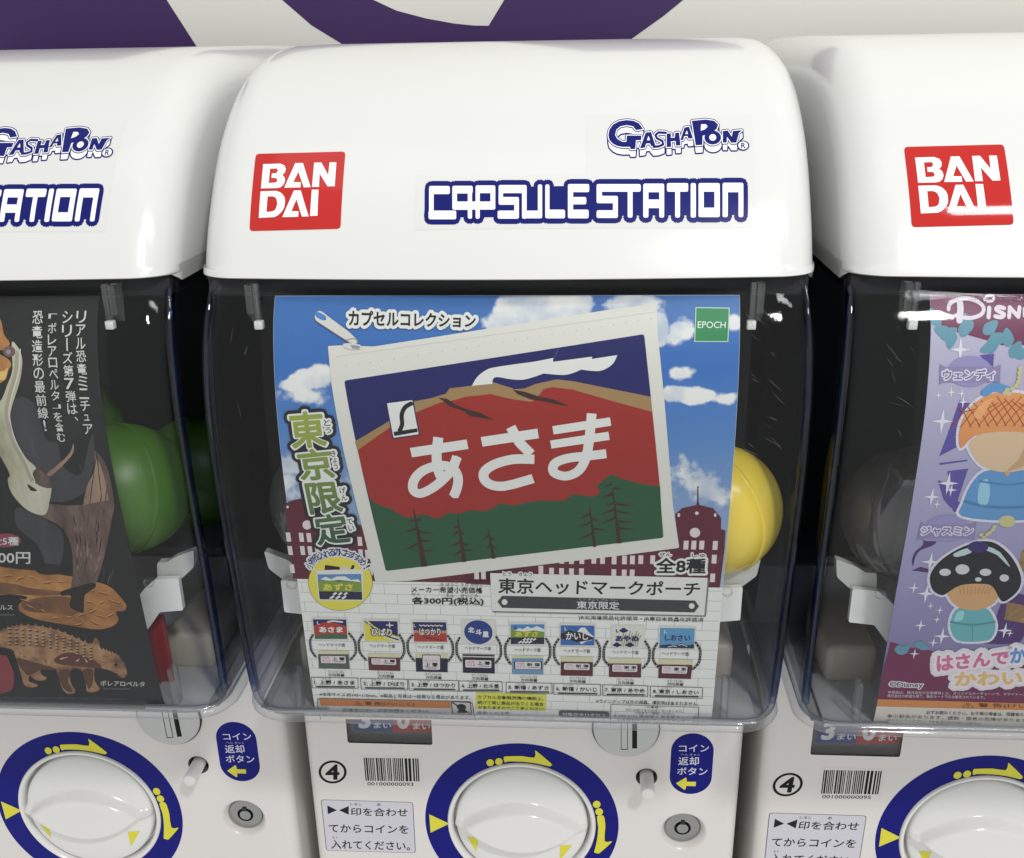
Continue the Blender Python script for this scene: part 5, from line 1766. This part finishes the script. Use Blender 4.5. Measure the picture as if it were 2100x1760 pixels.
p.poly(ink(226, 190, 110), 5, smooth([(54.94,269.44),(58.07,269.74),(60.08,271.19),(58.35,266.52),(54.55,265.92)], True, 3))
p.build('flying_creature_picture', dino)
p = Print(surf_poster)
p.poly(rock, 3, smooth([(30.46,171.53),(43.44,171.11),(52.7,170.45),(69.39,167.49),(81.07,164.67),(87.73,161.91),(91.65,156.19),(93.72,151.22),(91.87,148.16),(87.73,147.57),(88.07,142.66),(82.94,138.44),(74.51,137.06),(60.19,139.49),(46,142.44),(38.92,146.98),(39.31,150.96),(44.65,155.27),(35.45,156.77),(26.56,156.6)], True, 3))
p.poly(mottled('rock_shadow_print', [(.3, rgb(88, 58, 40)), (.6, rgb(124, 82, 50)), (.8, rgb(150, 102, 60))], 90, 5), 4, smooth([(40.86,151.84),(52.77,155.43),(65.29,155.68),(70.8,150.76),(65.05,144.72),(56.53,146.24),(43.33,146.81)], True, 3), smooth([(28.31,163.29),(39.87,162.67),(48.08,160.34),(62.38,158.95),(65.67,157.35),(52.97,156.27),(38.41,156.83),(26.78,157.44)], True, 3))
p.poly(ink(44, 36, 34), 7, smooth([(62.74,158.96),(70.25,161.59),(79.53,164.23),(80.46,161.78),(74.46,157.52),(72.64,152.48),(71.08,146.97),(67.29,148.16),(64.9,150.64),(66.95,156.54),(62.54,156.46)], True, 3))
p.poly(ink(40, 40, 38), 7, smooth([(52.53,172.73),(57.26,174.43),(65.76,173.76),(66.65,171.35),(64.64,168.87),(54.46,168.69)], True, 3))
rg = random.Random(5)
cr, hl = [], []
for x, z in [(37.98,166.76),(43.43,165.21),(50.12,165.75),(56.94,163.81),(63.51,163.93),(78.47,159.26),(83.96,157.71),(87.49,153.61),(90.25,152.83),(81.45,152.65),(75.97,147.49),(69.51,144.81),(79.69,144.18),(84.3,145.12),(63.38,143.83),(50.78,146.97),(44.7,149.38),(43.29,152.73),(75.58,152.53),(76.01,140.69),(66.9,139.64),(55.74,142.82)]:
    a = rg.uniform(-.6, .5)
    ln = rg.uniform(1.0, 3.2)
    q = [(x - ln * math.cos(a), z - ln * math.sin(a)), (x, z + rg.uniform(-.5, .5)), (x + ln * math.cos(a), z + ln * math.sin(a))]
    cr.append(stroke(q, [.1, .7, .1]))
    hl.append(stroke([(u, v + .8) for u, v in q], [.1, .5, .1]))
p.poly(ink(110, 70, 42), 5, *[q for s in cr for q in s])
p.poly(ink(214, 164, 106), 6, *[q for s in hl for q in s])
p.build('rock_picture', dino)
p = Print(surf_poster)
p.poly(scale, 3, smooth([(20.09,131.67),(25.43,134.84),(31.31,137.31),(37.61,138.57),(46.52,138.33),(55.66,135.95),(63.7,131.79),(70.74,128.03),(73.82,132.03),(75.56,129.63),(75.07,125.5),(79.51,123.41),(82.88,121.54),(85.33,116.89),(86.34,112.44),(85.33,109.25),(82.77,107.82),(78.94,111.34),(74.74,113.04),(69.88,113.36),(68.12,105.13),(69.64,100.53),(66.99,98.36),(62.35,98.23),(63.07,104.07),(62.44,112.27),(57.08,112.13),(55.02,105.7),(56.14,98.05),(51.85,96.36),(49.68,99.97),(49.34,108.3),(48.65,111.91),(41.57,112.64),(40.97,108.53),(43.17,106.49),(40.01,104.56),(36.37,105.38),(34.53,107.91),(32.99,104.18),(37.45,101.97),(34.32,100.29),(29.94,101.3),(29.89,107.78),(29.67,118.63),(28.72,123.95),(18.71,126.37)], True, 3))
spots = [ellipse(x, z, .95, .5, n=8) for x, z in [(30.97,135.97),(34.49,136.04),(37.91,135.72),(41.36,135.53),(44.76,135.11),(48.06,134.3),(51.31,133.25),(54.6,132.37),(57.85,131.28),(61.12,130.3),(64.27,128.71),(67.45,127.26),(70.59,125.57),(30.42,133.77),(33.93,133.75),(37.31,133.26),(40.77,133.05),(44.17,132.63),(47.53,132.04),(50.93,131.61),(54.21,130.65),(57.43,129.43),(60.65,128.14),(63.83,126.69),(66.99,125.13),(70.22,123.84),(29.79,131.23),(33.32,131.28),(36.83,131.3),(40.33,131.24),(43.71,130.7),(47.14,130.36),(50.38,129.21),(53.7,128.38),(57,127.52),(60.28,126.48),(63.42,124.81),(66.63,123.47),(69.75,121.64),(29.18,128.8),(32.79,129.12),(36.31,129.15),(39.76,128.87),(43.22,128.61),(46.64,128.25),(49.99,127.52),(53.25,126.43),(56.63,125.85),(59.88,124.71),(63.04,123.1),(66.27,121.81),(69.41,120.04),(28.66,126.71),(32.25,126.95),(35.69,126.63),(39.29,126.91),(42.72,126.5),(46.15,126.15),(49.47,125.3),(52.86,124.71),(56.15,123.73),(59.37,122.42),(62.67,121.38),(65.84,119.83),(68.98,118.05)]]
p.poly(ink(84, 56, 42), 4, *spots)
p.poly(ink(96, 60, 52), 4, smooth([(50.31,119.14),(58.73,122.9),(69.88,118.73),(73.31,113.45),(62.83,114.08),(51.01,115.58)], True, 3))
back = smooth([(25.43,134.84),(31.31,137.31),(37.61,138.57),(46.52,138.33),(55.66,135.95),(63.7,131.79),(70.74,128.03),(75.77,125.25),(79.51,123.41),(82.88,121.54),(85.33,116.89)], False, 5)
p.poly(scale, 3, *[[(x - .8, z - .5), (x + .2, z + 1.3), (x + .9, z - .5)] for x, z in back[::2]])
p.poly(ink(206, 170, 128), 5, *[ellipse(x - .3, z + .75, .75, .32, n=8) for (x, z) in [(sum(v[0] for v in q) / 8, sum(v[1] for v in q) / 8) for q in spots]])
p.poly(ink(92, 62, 46), 4, smooth([(29.67,118.63),(38.98,116.17),(48.86,112.82),(48.54,111.46),(41.35,111.73),(34.69,107.91),(32.05,109.67)], True, 3), smooth([(49.77,110.13),(56.32,112.11),(53.88,104.75),(54.64,98.2),(50.45,99.99)], True, 3), smooth([(63.1,111.84),(68.55,112.43),(66.77,104.17),(63.61,100.36)], True, 3))
p.poly(ink(204, 168, 150), 5, *[q for a, b in ((0, 1), (2, 3), (4, 5)) for q in stroke([[(53.26,118.76),(57.33,120.02),(61.33,117.63),(63.15,119.01),(66.56,117.31),(65.9,119.52)][a], [(53.26,118.76),(57.33,120.02),(61.33,117.63),(63.15,119.01),(66.56,117.31),(65.9,119.52)][b]], [.9, .2])])
p.poly(ink(40, 28, 24), 6, ell([(81.37,115.9),(82.13,115.91),(81.53,116.7)]), *stroke([(85.27,109.7),(82.29,109.17),(80.27,110.47)], .3))
rg = random.Random(6)
p.poly(ink(120, 84, 60), 5, *[ellipse(x + rg.uniform(-2, 2), z + rg.uniform(-1.5, 1.5), .55, .35, n=7) for x, z in [(31.65,120.46),(35.03,118.76),(39.62,118.87),(43.78,117.19),(46.63,116.36),(33.49,112.43),(30.59,106.89),(52.42,108.38),(51.9,102.84),(66.24,108.74),(65.79,103.22),(78.79,118.06),(81.24,119.01),(76.13,119.78),(74.06,117.05),(82.43,113.68),(76.72,115.33)] for k in range(3)])
p.build('armoured_creature_picture', dino)
p = Print(surf_poster)
wt2 = ink(214, 214, 208)
cols = [('リアル恐竜ミニチュア', [(94.33,294.89),(93.66,241.33)]), ('シリーズ第7弾は、', [(88.06,294.9),(87.66,245.04)]), ('「ボレアロペルタ」を含む', [(81.43,294.9),(80.3,237.73)]), ('恐竜造形の最前線!', [(74.57,294.91),(73.73,242.64)])]
for s, ((xa, za), (xb, zb)) in cols:
    n = len(s)
    big_h = (za - zb) / n
    for k, ch in enumerate(s):
        t = (k + .5) / n
        x, z = xa + (xb - xa) * t, za + (zb - za) * t
        hv = big_h * .44
        hw = big_h * .41
        if ch in 'ュ、':
            hv, hw = hv * .6, hw * .55
            if ch == '、':
                x, z, hv, hw = x + 1.3, z + 1, .9, .7
        if ch in '「」':
            hv = .45 * hv
        if ch == 'ー':
            hw = .12 * hw
            p.poly(wt2, 9, *stroke([(x, z + hv), (x, z - hv)], .62))
            continue
        if ch == '!':
            hw = .2 * hw
        p.text(ch, [(x - hw, z + hv), (x + hw, z + hv), (x + hw, z - hv), (x - hw, z - hv)], wt2, 9, .008)
p.build('vertical_lettering', dino)
p = Print(surf_poster)
p.poly(ink(142, 70, 84), 8, ell([(42.08,187.14),(49.47,187.25),(43.05,190.94)], 30))
p.text('全5種', [(35.11,189.25),(48.84,189.3),(47.64,184.53),(33.85,184.47)], wt2, 10, .015)
p.text('400円', [(32.16,180.77),(52.49,180.93),(50.89,174.32),(30.46,174.3)], wt2, 10, .015)
p.text('(税込)', [(47.69,180.7),(52.17,180.77),(51.85,179.48),(47.38,179.41)], wt2, 10)
p.text('ケツァルコアトルス', [(4.86,150.44),(36.3,150.74),(35.53,147.67),(4,147.36)], wt2, 10, .006)
p.text('Quetzalcoatlus', [(17.04,145.84),(35.85,145.98),(35.39,144.09),(16.52,143.87)], ink(120, 120, 114), 10)
p.text('ボレアロペルタ', [(71.35,105.96),(94.52,105.85),(93.89,102.6),(70.63,102.61)], wt2, 10, .01)
p.text('Borealopelta', [(71.89,101.71),(86.49,101.74),(86.1,99.86),(71.47,99.83)], ink(120, 120, 114), 10)
p.poly(ink(138, 62, 70), 8, smooth([(12.47,119.99),(24.76,120.29),(25.37,122.09),(25.72,118.08),(26.48,109.52),(24.34,102.08),(20.3,97.2),(5.83,95.79)], True, 3))
for k, s in enumerate(('大きさ', '情報も', 'ボタンを', '回して', '入手')):
    p.text(s, [tuple(v) for v in (lambda z: [(-98, z + 1.9), (-84.5, z + 1.9), (-84.5, z - 1.9), (-98, z - 1.9)])([(22.15,113.04)][0][1] - 5.1 * k)], ink(220, 206, 200), 10, .01)
p.text('※写真と実際の商品とは多少異なります。※掲載の商品は一部予告なく変更する場合があります。', [(16.16,93.88),(83.07,94.92),(82.72,93.49),(15.69,92.42)], ink(104, 104, 102), 9)
p.build('small_print', dino)

# ------------------------------------------------------------------ lilac poster
lil = graded('lilac_backdrop', .12, .28, [(0, rgb(122, 116, 160, .95)), (.45, rgb(160, 156, 192, .95)), (1, rgb(184, 180, 206, .95))], .15, 14)
lilp = sheet('poster', 'lilac poster with maroon top and foot, pale sparkles and pendant charms', (PITCH, 0, 0), lil, PG)
mg = mat('maroon_poster_print', rgb(112, 36, 78, .95), .42, .35, vary=.05, vscale=25)
teal = mat('teal_leaf_print', rgb(96, 150, 170, .95), .42, .35, vary=.08, vscale=60)
vio = ink(92, 82, 156)
p = Print(surf_poster)
p.poly(mg, 1, [(-98.98,298.84)][:0] + [(-99.4, 300.2), (101.4, 300.2), (101.4, 274.5)] + [(v[0], v[1]) for v in [(-61.4,281.23),(-70.46,281.22),(-76.6,283.13),(-85.77,285.55),(-94.32,287.73),(-97.96,292.65)]] + [(-99.4, 291)])
lf = []
for (x, z), a in zip([(-92.45,285.55),(-94.3,286.41),(-85.81,287.56),(-84.62,289.55),(-75.51,287.85),(-74.13,282.09),(-75.26,280.34),(-68.15,283.84),(-64.91,279.18),(-63.02,278.01),(-97.68,291.53),(-91.19,283.82),(-71.78,283.83)], (30, 160, 70, 110, 40, 80, 200, 100, 60, 170, 120, 260, 10)):
    ca, sa = math.cos(math.radians(a)), math.sin(math.radians(a))
    lf.append([(x + ca * u - sa * v, z + sa * u + ca * v) for u, v in smooth([(-3.4, 0), (-1, 2.4), (2.4, 1.6), (4.2, 0), (2.4, -1.6), (-1, -2.4)], True, 3)])
p.poly(teal, 3, *lf)
p.poly(vio, 2, [(-85.97,258.79),(-79.98,257.25),(-77.07,253.45),(-81.45,240.32),(-91.17,234.16)], [(-90.72,231.07),(-79.07,232.75),(-78.96,232.07),(-90.27,230.17)], [(-86.69,227.29),(-78.1,228.62),(-78.79,223.16),(-80.22,212.44),(-84.77,220.98)], [(-90.17,223.18),(-85.29,221.11),(-82.17,209.51),(-86.18,213.82)], [(-79.32,277.27),(-73.31,277.99),(-73.4,272.62),(-77.39,275.61)])
p.poly(vio, 2, [(-86.91,217.92),(-80.78,217.99),(-80.72,213.82),(-76.44,210.36),(-69.29,208.34),(-69.04,206.92),(-80.18,206.78)])
p.poly(ink(78, 52, 104), 3, smooth([(-92.65,195.01),(-91.1,193.19),(-86,192.9),(-87.53,190.65),(-92.22,188.34),(-93.86,184.56),(-94.11,180.02),(-95.09,183.03),(-94.32,187.56),(-91.43,191.33)], True, 3), [(-94.4,177.74),(-90.86,179.7),(-85.51,178.27),(-86.54,176.73)])
p.poly(ink(78, 52, 104), 3, smooth([(-58.76,139.86),(-53.04,148.06),(-52.09,156.83),(-50.56,162.36),(-42.21,165.63),(-37.78,143.58),(-43.36,138.59)], True, 3))
p.poly(mottled('gold_print', [(.3, rgb(96, 74, 50)), (.55, rgb(150, 118, 74)), (.8, rgb(190, 160, 104))], 120, 5), 4, [(-49.12,161.6),(-41.11,160.2),(-39.14,150.37),(-48.59,152.15)], [(-48.04,188.29),(-47.09,189.79),(-44.67,177.84),(-47.64,180.06)])
p.build('pattern_print', lilp)
p = Print(surf_poster)
spk = []
for x, z, r in [(a[0], a[1], r) for a, r in zip([(-87.23,279.44),(-92.02,249.82),(-85.51,221.68),(-83.74,218.5),(-84.37,258.17),(-91.5,215.19),(-89.68,262.2),(-94.78,260.94),(-85.33,261.6)], (4.2, 4.6, 4.4, 2.6, 2.2, 3.4, 2, 1.6, 1.8))] + [(a[0], a[1], r) for a, r in zip([(-91.41,215.09),(-88.71,211.62),(-86.82,182.41),(-86.04,165.56),(-85.89,148.14),(-75.05,142.33),(-47.12,146.19),(-92.01,168.56),(-78.41,156.68),(-78.86,151.5),(-78.41,138.59),(-86.22,132.23),(-83.02,158.96),(-79.06,207.5),(-44.53,144.64)], (3.6, 1.8, 4.2, 4.2, 2.8, 4.0, 3.6, 2.6, 1.8, 1.8, 2.4, 1.8, 1.6, 2.2, 1.8))]:
    s = r * .17
    spk.append([(x, z + r * 1.25), (x + s, z + s), (x + r, z), (x + s, z - s), (x, z - r * 1.25), (x - s, z - s), (x - r, z), (x - s, z + s)])
p.poly(ink(224, 222, 232), 5, *spk)
p.build('sparkle_print', lilp)
# pendant charms: plain acorn with a bell, plain mushroom with a pot
glow = ink(216, 214, 228)
gold = ink(198, 190, 140)
p = Print(surf_poster)
orange = graded('orange_print', .18, .25, [(0, rgb(176, 84, 52)), (.5, rgb(206, 116, 66)), (1, rgb(222, 150, 92))])
cream = ink(214, 186, 152)
blue = graded('bell_blue_print', .15, .20, [(0, rgb(96, 166, 190)), (1, rgb(94, 148, 198))])
cap = smooth([(-82.85,237.96),(-84.44,247.58),(-81.06,255.98),(-74.3,261.33),(-66.76,262.17),(-59.07,261.4),(-51.13,256.13),(-45.62,247.83),(-44.24,238.27),(-51.1,243.86),(-64.62,245.74),(-77.59,243.68)], True, 3)
nut = smooth([(-79.16,241.67),(-76.81,234.28),(-70.3,228.83),(-61.57,227.18),(-54.09,228.99),(-48.88,234.52),(-48.93,241.89),(-64.91,247.71)], True, 3)
bell = smooth([(-71.32,227.43),(-61.75,228.22),(-52.59,227.61),(-46.42,221.39),(-40.99,212.91),(-38.41,206.42),(-57.34,203.96),(-77.21,205.91),(-77.68,212.47),(-75.93,221.07)], True, 3)
V, T = union([cap, nut, bell])
fv, ft = fatten(V, T, 1.2)
p.tri(fv, ft, glow, 5)
p.poly(blue, 6, bell)
p.poly(cream, 7, nut)
p.poly(orange, 8, cap)
tw = Vector([(-65.73,253.52)][0])
hatch = []
for k in range(-5, 6):
    hatch += stroke([(tw.x + 3.1 * k + 5, tw.y + 7.0 - abs(k) * .9), (tw.x + 3.6 * k, tw.y + .5), (tw.x + 3.6 * k - 4, tw.y - 5.2 - abs(k) * .2)], .42)
    hatch += stroke([(tw.x + 3.1 * k - 5, tw.y + 7.0 - abs(k) * .9), (tw.x + 3.6 * k, tw.y + .5), (tw.x + 3.6 * k + 4, tw.y - 5.2 - abs(k) * .2)], .42)
p.poly(ink(168, 82, 48), 9, *hatch)
p.poly(ink(232, 168, 112), 10, smooth([(-79.52,253.44),(-75.83,258.52),(-72.3,259.79),(-73.78,256.65),(-76.74,250.88)], True, 4))
p.poly(ink(196, 158, 118), 8, smooth([(-55.47,240.52),(-50.66,241.22),(-50.36,235.86),(-54.96,230.36),(-61.69,227.87),(-57.93,233.08)], True, 4), smooth([(-62.85,227.38),(-60.36,227.4),(-61.2,225.09)], True, 3))
p.poly(ink(74, 128, 170), 7, *stroke(smooth([(-77.16,213.2),(-68.51,210.99),(-58.54,210.39),(-48.87,211.23),(-40.82,213.63)], False, 4), 1.3), *stroke(smooth([(-72.44,222.87),(-60.54,221.38),(-49.25,223.11)], False, 4), .8))
p.poly(ink(150, 198, 222), 7, smooth([(-72.15,221.11),(-69.48,223.96),(-67.25,218.33),(-67.39,211.87),(-71.32,212.55)], True, 4))
p.poly(gold, 7, ell([(-57.27,203.59),(-53.76,203.64),(-57.82,206.53)]))
p.poly(ink(94, 148, 198), 9, *stroke(smooth([(-75.61,262.26),(-72.17,264.42),(-66.84,262.91)], False, 3), 3.6))
p.poly(gold, 10, *[ellipse(x, z, 1.0, n=10) for x, z in [(-66.87,263.22),(-66.1,261.68),(-67.66,261.98),(-64.81,263.84),(-63.41,265.07),(-62.66,266.6),(-62.53,268.42),(-62.52,270.24),(-62.44,272.05)]])
cap2 = smooth([(-85.54,172.54),(-85.44,177.89),(-81.98,184),(-75.93,189.34),(-70.17,192.4),(-65.37,193.58),(-60.16,192.55),(-54.3,188.19),(-49.35,182.29),(-45.45,174.79),(-45.37,168.66),(-48.3,163.96),(-51.84,162.33),(-57.15,169.98),(-62.55,171.42),(-71.36,170.49),(-76.48,166.52),(-78.8,164.92),(-83.06,167.17)], True, 3)
stem = smooth([(-77.91,171.14),(-75.31,163.43),(-70.63,158.82),(-63.8,156.98),(-57.62,158.69),(-53.92,163.07),(-54.11,170.81),(-67.47,177.45)], True, 3)
pot = smooth([(-71.33,157.22),(-64.15,158.95),(-56.76,157.52),(-51.88,148.89),(-52.49,141.63),(-56.79,139.91),(-64,139.57),(-68.92,141.25),(-72.44,148.44)], True, 3)
V, T = union([cap2, stem, pot])
fv, ft = fatten(V, T, 1.2)
p.tri(fv, ft, glow, 5)
p.poly(ink(108, 172, 178), 6, pot)
p.poly(ink(206, 160, 112), 7, stem)
p.poly(ink(34, 34, 38), 8, cap2)
p.poly(ink(186, 206, 208), 9, smooth([(-77.43,187.08),(-70.47,190.54),(-69.93,187.57),(-75.84,185.23)], True, 2), smooth([(-63.63,191.02),(-57.43,188.14),(-51.57,180.75),(-53.76,182.22),(-58.4,186.64),(-63.22,188.8)], True, 2))
p.poly(ink(206, 204, 206), 9, ell([(-79.57,177.23),(-77.02,177.28),(-79.89,179.13)]), ell([(-72.19,178.88),(-69.14,178.93),(-72.65,181.52)]), ell([(-61.76,177.55),(-59.22,177.59),(-62.11,179.43)]), ell([(-52.93,174.66),(-50.9,174.7),(-53.3,176.56)]), ell([(-64.24,173.69),(-62.84,173.72),(-64.45,174.83)]))
gl = []
for k in range(9):
    a, b = Vector([(-71.94,170.09),(-57.22,170.37)][0]), Vector([(-71.94,170.09),(-57.22,170.37)][1])
    q = a.lerp(b, k / 8)
    gl += stroke([(q.x, q.y - .3), (q.x + (4 - k) * .35, q.y - 4.2)], .3)
p.poly(ink(168, 124, 84), 8, *gl)
p.poly(ink(78, 142, 150), 7, *stroke(smooth([(-72.45,150.44),(-62.38,149.06),(-52.58,150.87)], False, 4), 1.1), *stroke([(-62.31,148.66),(-60.81,140.22)], .4))
p.poly(ink(150, 206, 208), 7, smooth([(-70.41,155.66),(-67.62,156.51),(-67.44,151.75),(-70.89,150.88)], True, 4))
p.poly(ink(56, 46, 104), 10, ell([(-67.45,190.59),(-62.94,190.66),(-67.99,193.54)]))
p.poly(gold, 10, *[ellipse(x, z, 1.0, n=10) for x, z in [(-65.71,195.41),(-67.22,196.85),(-64.76,197.04),(-63.69,198),(-62.72,199.47),(-62.24,200.92)]])
p.build('charm_picture', lilp)
# name scrolls
p = Print(surf_poster)
for el3, ban, s, tq in (([(-82.8,270.79),(-73.67,270.81),(-83.26,277.08)], [(-95.21,273.65),(-93,272.58),(-72.91,272.62),(-70.45,273.71),(-70.01,265.96),(-72.06,266.44),(-92.5,266.38),(-94.88,265.57)], 'ウェンディ', [(-94.02,271.49),(-72.71,271.66),(-72.46,267.42),(-93.68,267.23)]), ([(-82.42,199.7),(-72.88,199.83),(-83.53,206.38)], [(-94.2,202.87),(-92.41,201.44),(-72.47,201.72),(-70.36,203.19),(-69.57,194.25),(-71.58,194.96),(-91.96,194.65),(-94.65,193.65)], 'ジャスミン', [(-93.84,200.55),(-71.36,200.72),(-70.76,196.36),(-93.15,196.18)])):
    p.poly(ink(150, 144, 190), 6, ell(el3, 32))
    p.poly(ink(142, 132, 172), 7, ban)
    p.text(s, tq, ink(122, 112, 158), 10, .03, rim=[(.5, ink(222, 218, 230))])
p.build('name_scroll', lilp)
p = Print(surf_poster)
ww = ink(226, 216, 228)
sc = stroke(smooth([(-87.5,297.19),(-87.38,295.12),(-87.73,292.92),(-87.96,290.8)], False, 3), 2.6)
sc += stroke(smooth([(-92.26,294.85),(-91.67,296.76),(-88.51,298.39),(-83.62,298.65),(-79.47,297.18),(-77.91,295.11),(-79.11,292.91),(-82.78,291.69),(-86.42,291.81),(-89.44,292.64)], False, 4), 1.5)
sc += stroke(smooth([(-77.44,298.37),(-76.24,299.56),(-74.1,299.72),(-73.38,298.91),(-74.57,297.83),(-76.39,297.83)], False, 3), 1.1)
sc += stroke([(-75.65,295.38),(-76.11,291.91)], 1.7)
sc += stroke(smooth([(-69.6,295.21),(-71.69,295.65),(-72.95,294.83),(-71.2,293.73),(-69.72,292.91),(-70.97,291.91),(-73.38,292.25)], False, 3), 1.6)
sc += stroke(smooth([(-67.77,291.91),(-67.34,295.54),(-64.02,292.07),(-63.35,295.53)], False, 1), 1.6)
p.poly(ww, 6, *sc)
p.text('EY', [(-62.03,295.53),(-55.99,295.52),(-56.19,291.9),(-62.21,291.91)], ww, 6, .04)
p.build('script_lettering', lilp)
p = Print(surf_poster)
p.poly(mg, 6, [(-99.4, 120.5)] + [(v[0], v[1]) for v in [(-98.06,138.54),(-94.2,137.23),(-89.25,135.46),(-82.51,135.05),(-75.49,132.91),(-62.44,134.46),(-49.54,136.41),(-36.81,138.75)]] + [(101.4, 127), (101.4, 90), (-99.4, 90)])
p.poly(teal, 7, smooth([(-95.8,134.48),(-94.16,136.99),(-91.38,136.23),(-89.69,138.32),(-88.92,135.47),(-90.09,132.14),(-93.37,131.64)], True, 3), smooth([(-87.57,137.55),(-84.57,139.67),(-82.26,137.68),(-79.88,135.27),(-83.07,134.37)], True, 3))
p.poly(ink(222, 220, 228), 8, [(x + dx, z + dz) for (x, z) in [(-86.22,132.23)] for dx, dz in ((0, 3), (.4, .4), (2.4, 0), (.4, -.4), (0, -3), (-.4, -.4), (-2.4, 0), (-.4, .4))])
pk, bl2, yo = ink(206, 112, 150), ink(92, 146, 204), ink(222, 186, 122)
for s, q, m1 in (('はさんで', [(-75.96,131.65),(-43.39,135.32),(-41.75,127.53),(-74.26,122.08)], pk), ('か', [(-42.97,136.56),(-35.87,137.3),(-34.11,128.55),(-41.27,127.79)], bl2), ('ざって', [(-34.61,137.58),(-13.82,138.47),(-12.03,130.34),(-32.79,128.58)], bl2), ('かわいい', [(-65.98,122.13),(-24.02,124.64),(-22.21,116.01),(-64.76,113.83)], yo)):
    p.text(s, q, m1, 10, .05, rim=[(2.6, ink(222, 216, 222)), (.9, ink(236, 222, 226))])
p.text('©Disney', [(-95.39,115.75),(-79.59,115.66),(-79.13,111.9),(-95.01,112.15)], ink(54, 40, 48), 9, .02, rim=[(.5, ink(224, 218, 222))])
p.text('本商品は、株式会社が企画開発した、オリジナルキーチェーンで、デザイナーズライセンス商品', [(-95.38,110.41),(-17.77,110.85),(-17.4,109.14),(-95.26,108.68)], ink(220, 210, 214), 9)
p.text('株式会社の許諾を得て、販売ルートでのみ販売されています。', [(-95.28,108.33),(-49.38,108.58),(-49.03,106.68),(-95.14,106.41)], ink(220, 210, 214), 9)
p.build('foot_lettering', lilp)
p = Print(surf_poster)
p.poly(ink(214, 206, 194), 9, [(-99.4, [(-94.17,100.76)][0][1]), (101.4, [(-29.14,100.73)][0][1] - 1), (101.4, 85.2), (-99.4, 85.2)])
zo = [(-94.82,105.19),(-94.2,100.94),(-30.06,105.12),(-29.22,101.09)]
p.poly(ink(206, 136, 78), 10, [(-99.4, zo[0][1]), (101.4, zo[2][1] - 1.5), (101.4, zo[3][1] - 1.5), (-99.4, zo[1][1])])
p.text('⚠ 警 告(けいこく)', [(-59.15,104.28),(-16.35,104.3),(-15.77,101.67),(-58.6,101.28)], ink(96, 52, 30), 12, .012)
p.text('必ずお読みください。お子様の場合は、保護者の方が必ずお読みください。', [(-75.51,98.98),(-4.98,98.95),(-4.39,96.58),(-75.09,96.58)], SOFT, 12, .008)
p.text('●小部品があります。誤飲・窒息の危険がありますので', [(-93.45,96.19),(-21.04,95.1),(-20.46,92.79),(-93.16,93.69)], ink(120, 114, 110), 12, .006)
p.text('与えないでください。3才未満のお子様には絶対に', [(-93.23,93.3),(-47.73,91.86),(-47.26,89.99),(-93.01,91.3)], ink(150, 144, 138), 12)
p.build('warning_notice', lilp)


# ================================================================== capsules
def capsule(label, loc, r, m1, m2, tilt, group=None):
    t = thing('toy_capsule', label, 'toy capsule', loc, group)
    R = Vector(tilt).to_track_quat('Z', 'Y').to_matrix()
    for s, m in ((1, m1), (-1, m2)):
        bm = bmesh.new()
        rows = []
        for k in range(0, 17):
            a = math.pi / 2 * k / 16
            rr = r * (1.0 if s > 0 else .982)
            rows.append([R @ Vector((rr * math.sin(a) * math.cos(2 * math.pi * j / 56) if k else 1e-5 * math.cos(2 * math.pi * j / 56), (rr * math.sin(a) if k else 1e-5) * math.sin(2 * math.pi * j / 56), s * rr * math.cos(a) + s * .0008)) for j in range(56)])
        if s > 0:
            rows.append([R @ Vector((r * .985 * math.cos(2 * math.pi * j / 56), r * .985 * math.sin(2 * math.pi * j / 56), -.0012)) for j in range(56)])
        grid_mesh(bm, rows, True)
        bmesh.ops.remove_doubles(bm, verts=bm.verts, dist=3e-5)
        from_bm('shell_half', bm, m, t, True, 50)
    bm = bmesh.new()
    grid_mesh(bm, [[R @ Vector((q * math.cos(2 * math.pi * j / 56), q * math.sin(2 * math.pi * j / 56), z)) for j in range(56)] for q, z in ((r * .985, .0022), (r * 1.012, .0018), (r * 1.012, .0002), (r * .985, -.0004))], True)
    from_bm('seam_band', bm, m1, t, True, 35)
    return t


M_CY = mat('yellow_capsule_plastic', rgb(226, 200, 76, 1.0), .22, .5, vary=.06, vscale=25)
M_CG = mat('green_capsule_plastic', rgb(72, 116, 34, .85), .4, .5, vary=.06, vscale=25)
M_CS = clear('smoky_capsule_plastic', edge=(.30, .36, .34), body=(.62, .70, .66), milk=.10, f0=.06)
M_CB = clear('brown_capsule_plastic', edge=(.22, .17, .15), body=(.52, .45, .41), milk=.14, f0=.06)
capsule('yellow toy capsule beside the pouch poster in the middle machine', (.0998, -.0560, .1905), .0322, M_CY, M_CY, (.74, .62, .12))
capsule('bright green toy capsule beside the dinosaur poster, nearest the clear front', (-.1935, -.0560, .199), .0325, M_CG, M_CG, (.62, .74, -.2), 'green capsules')
capsule('darker green toy capsule behind the bright green one, seen past the gap', (-PITCH + .0990, .0130, .1800), .0325, M_CG, M_CG, (.3, .2, .9), 'green capsules')
capsule('topmost green toy capsule, half hidden by the dinosaur poster', (-PITCH + .0340, -.0080, .2140), .0325, M_CG, M_CG, (.6, .2, .7), 'green capsules')
capsule('smoky clear toy capsule peeking out left of the pouch poster', (-.0860, -.0560, .1930), .0325, M_CS, M_CS, (-.75, .6, .2))
capsule('brownish see-through toy capsule beside the lilac poster', (PITCH - .0860, -.0560, .1900), .0325, M_CB, M_CB, (-.7, .65, -.2))
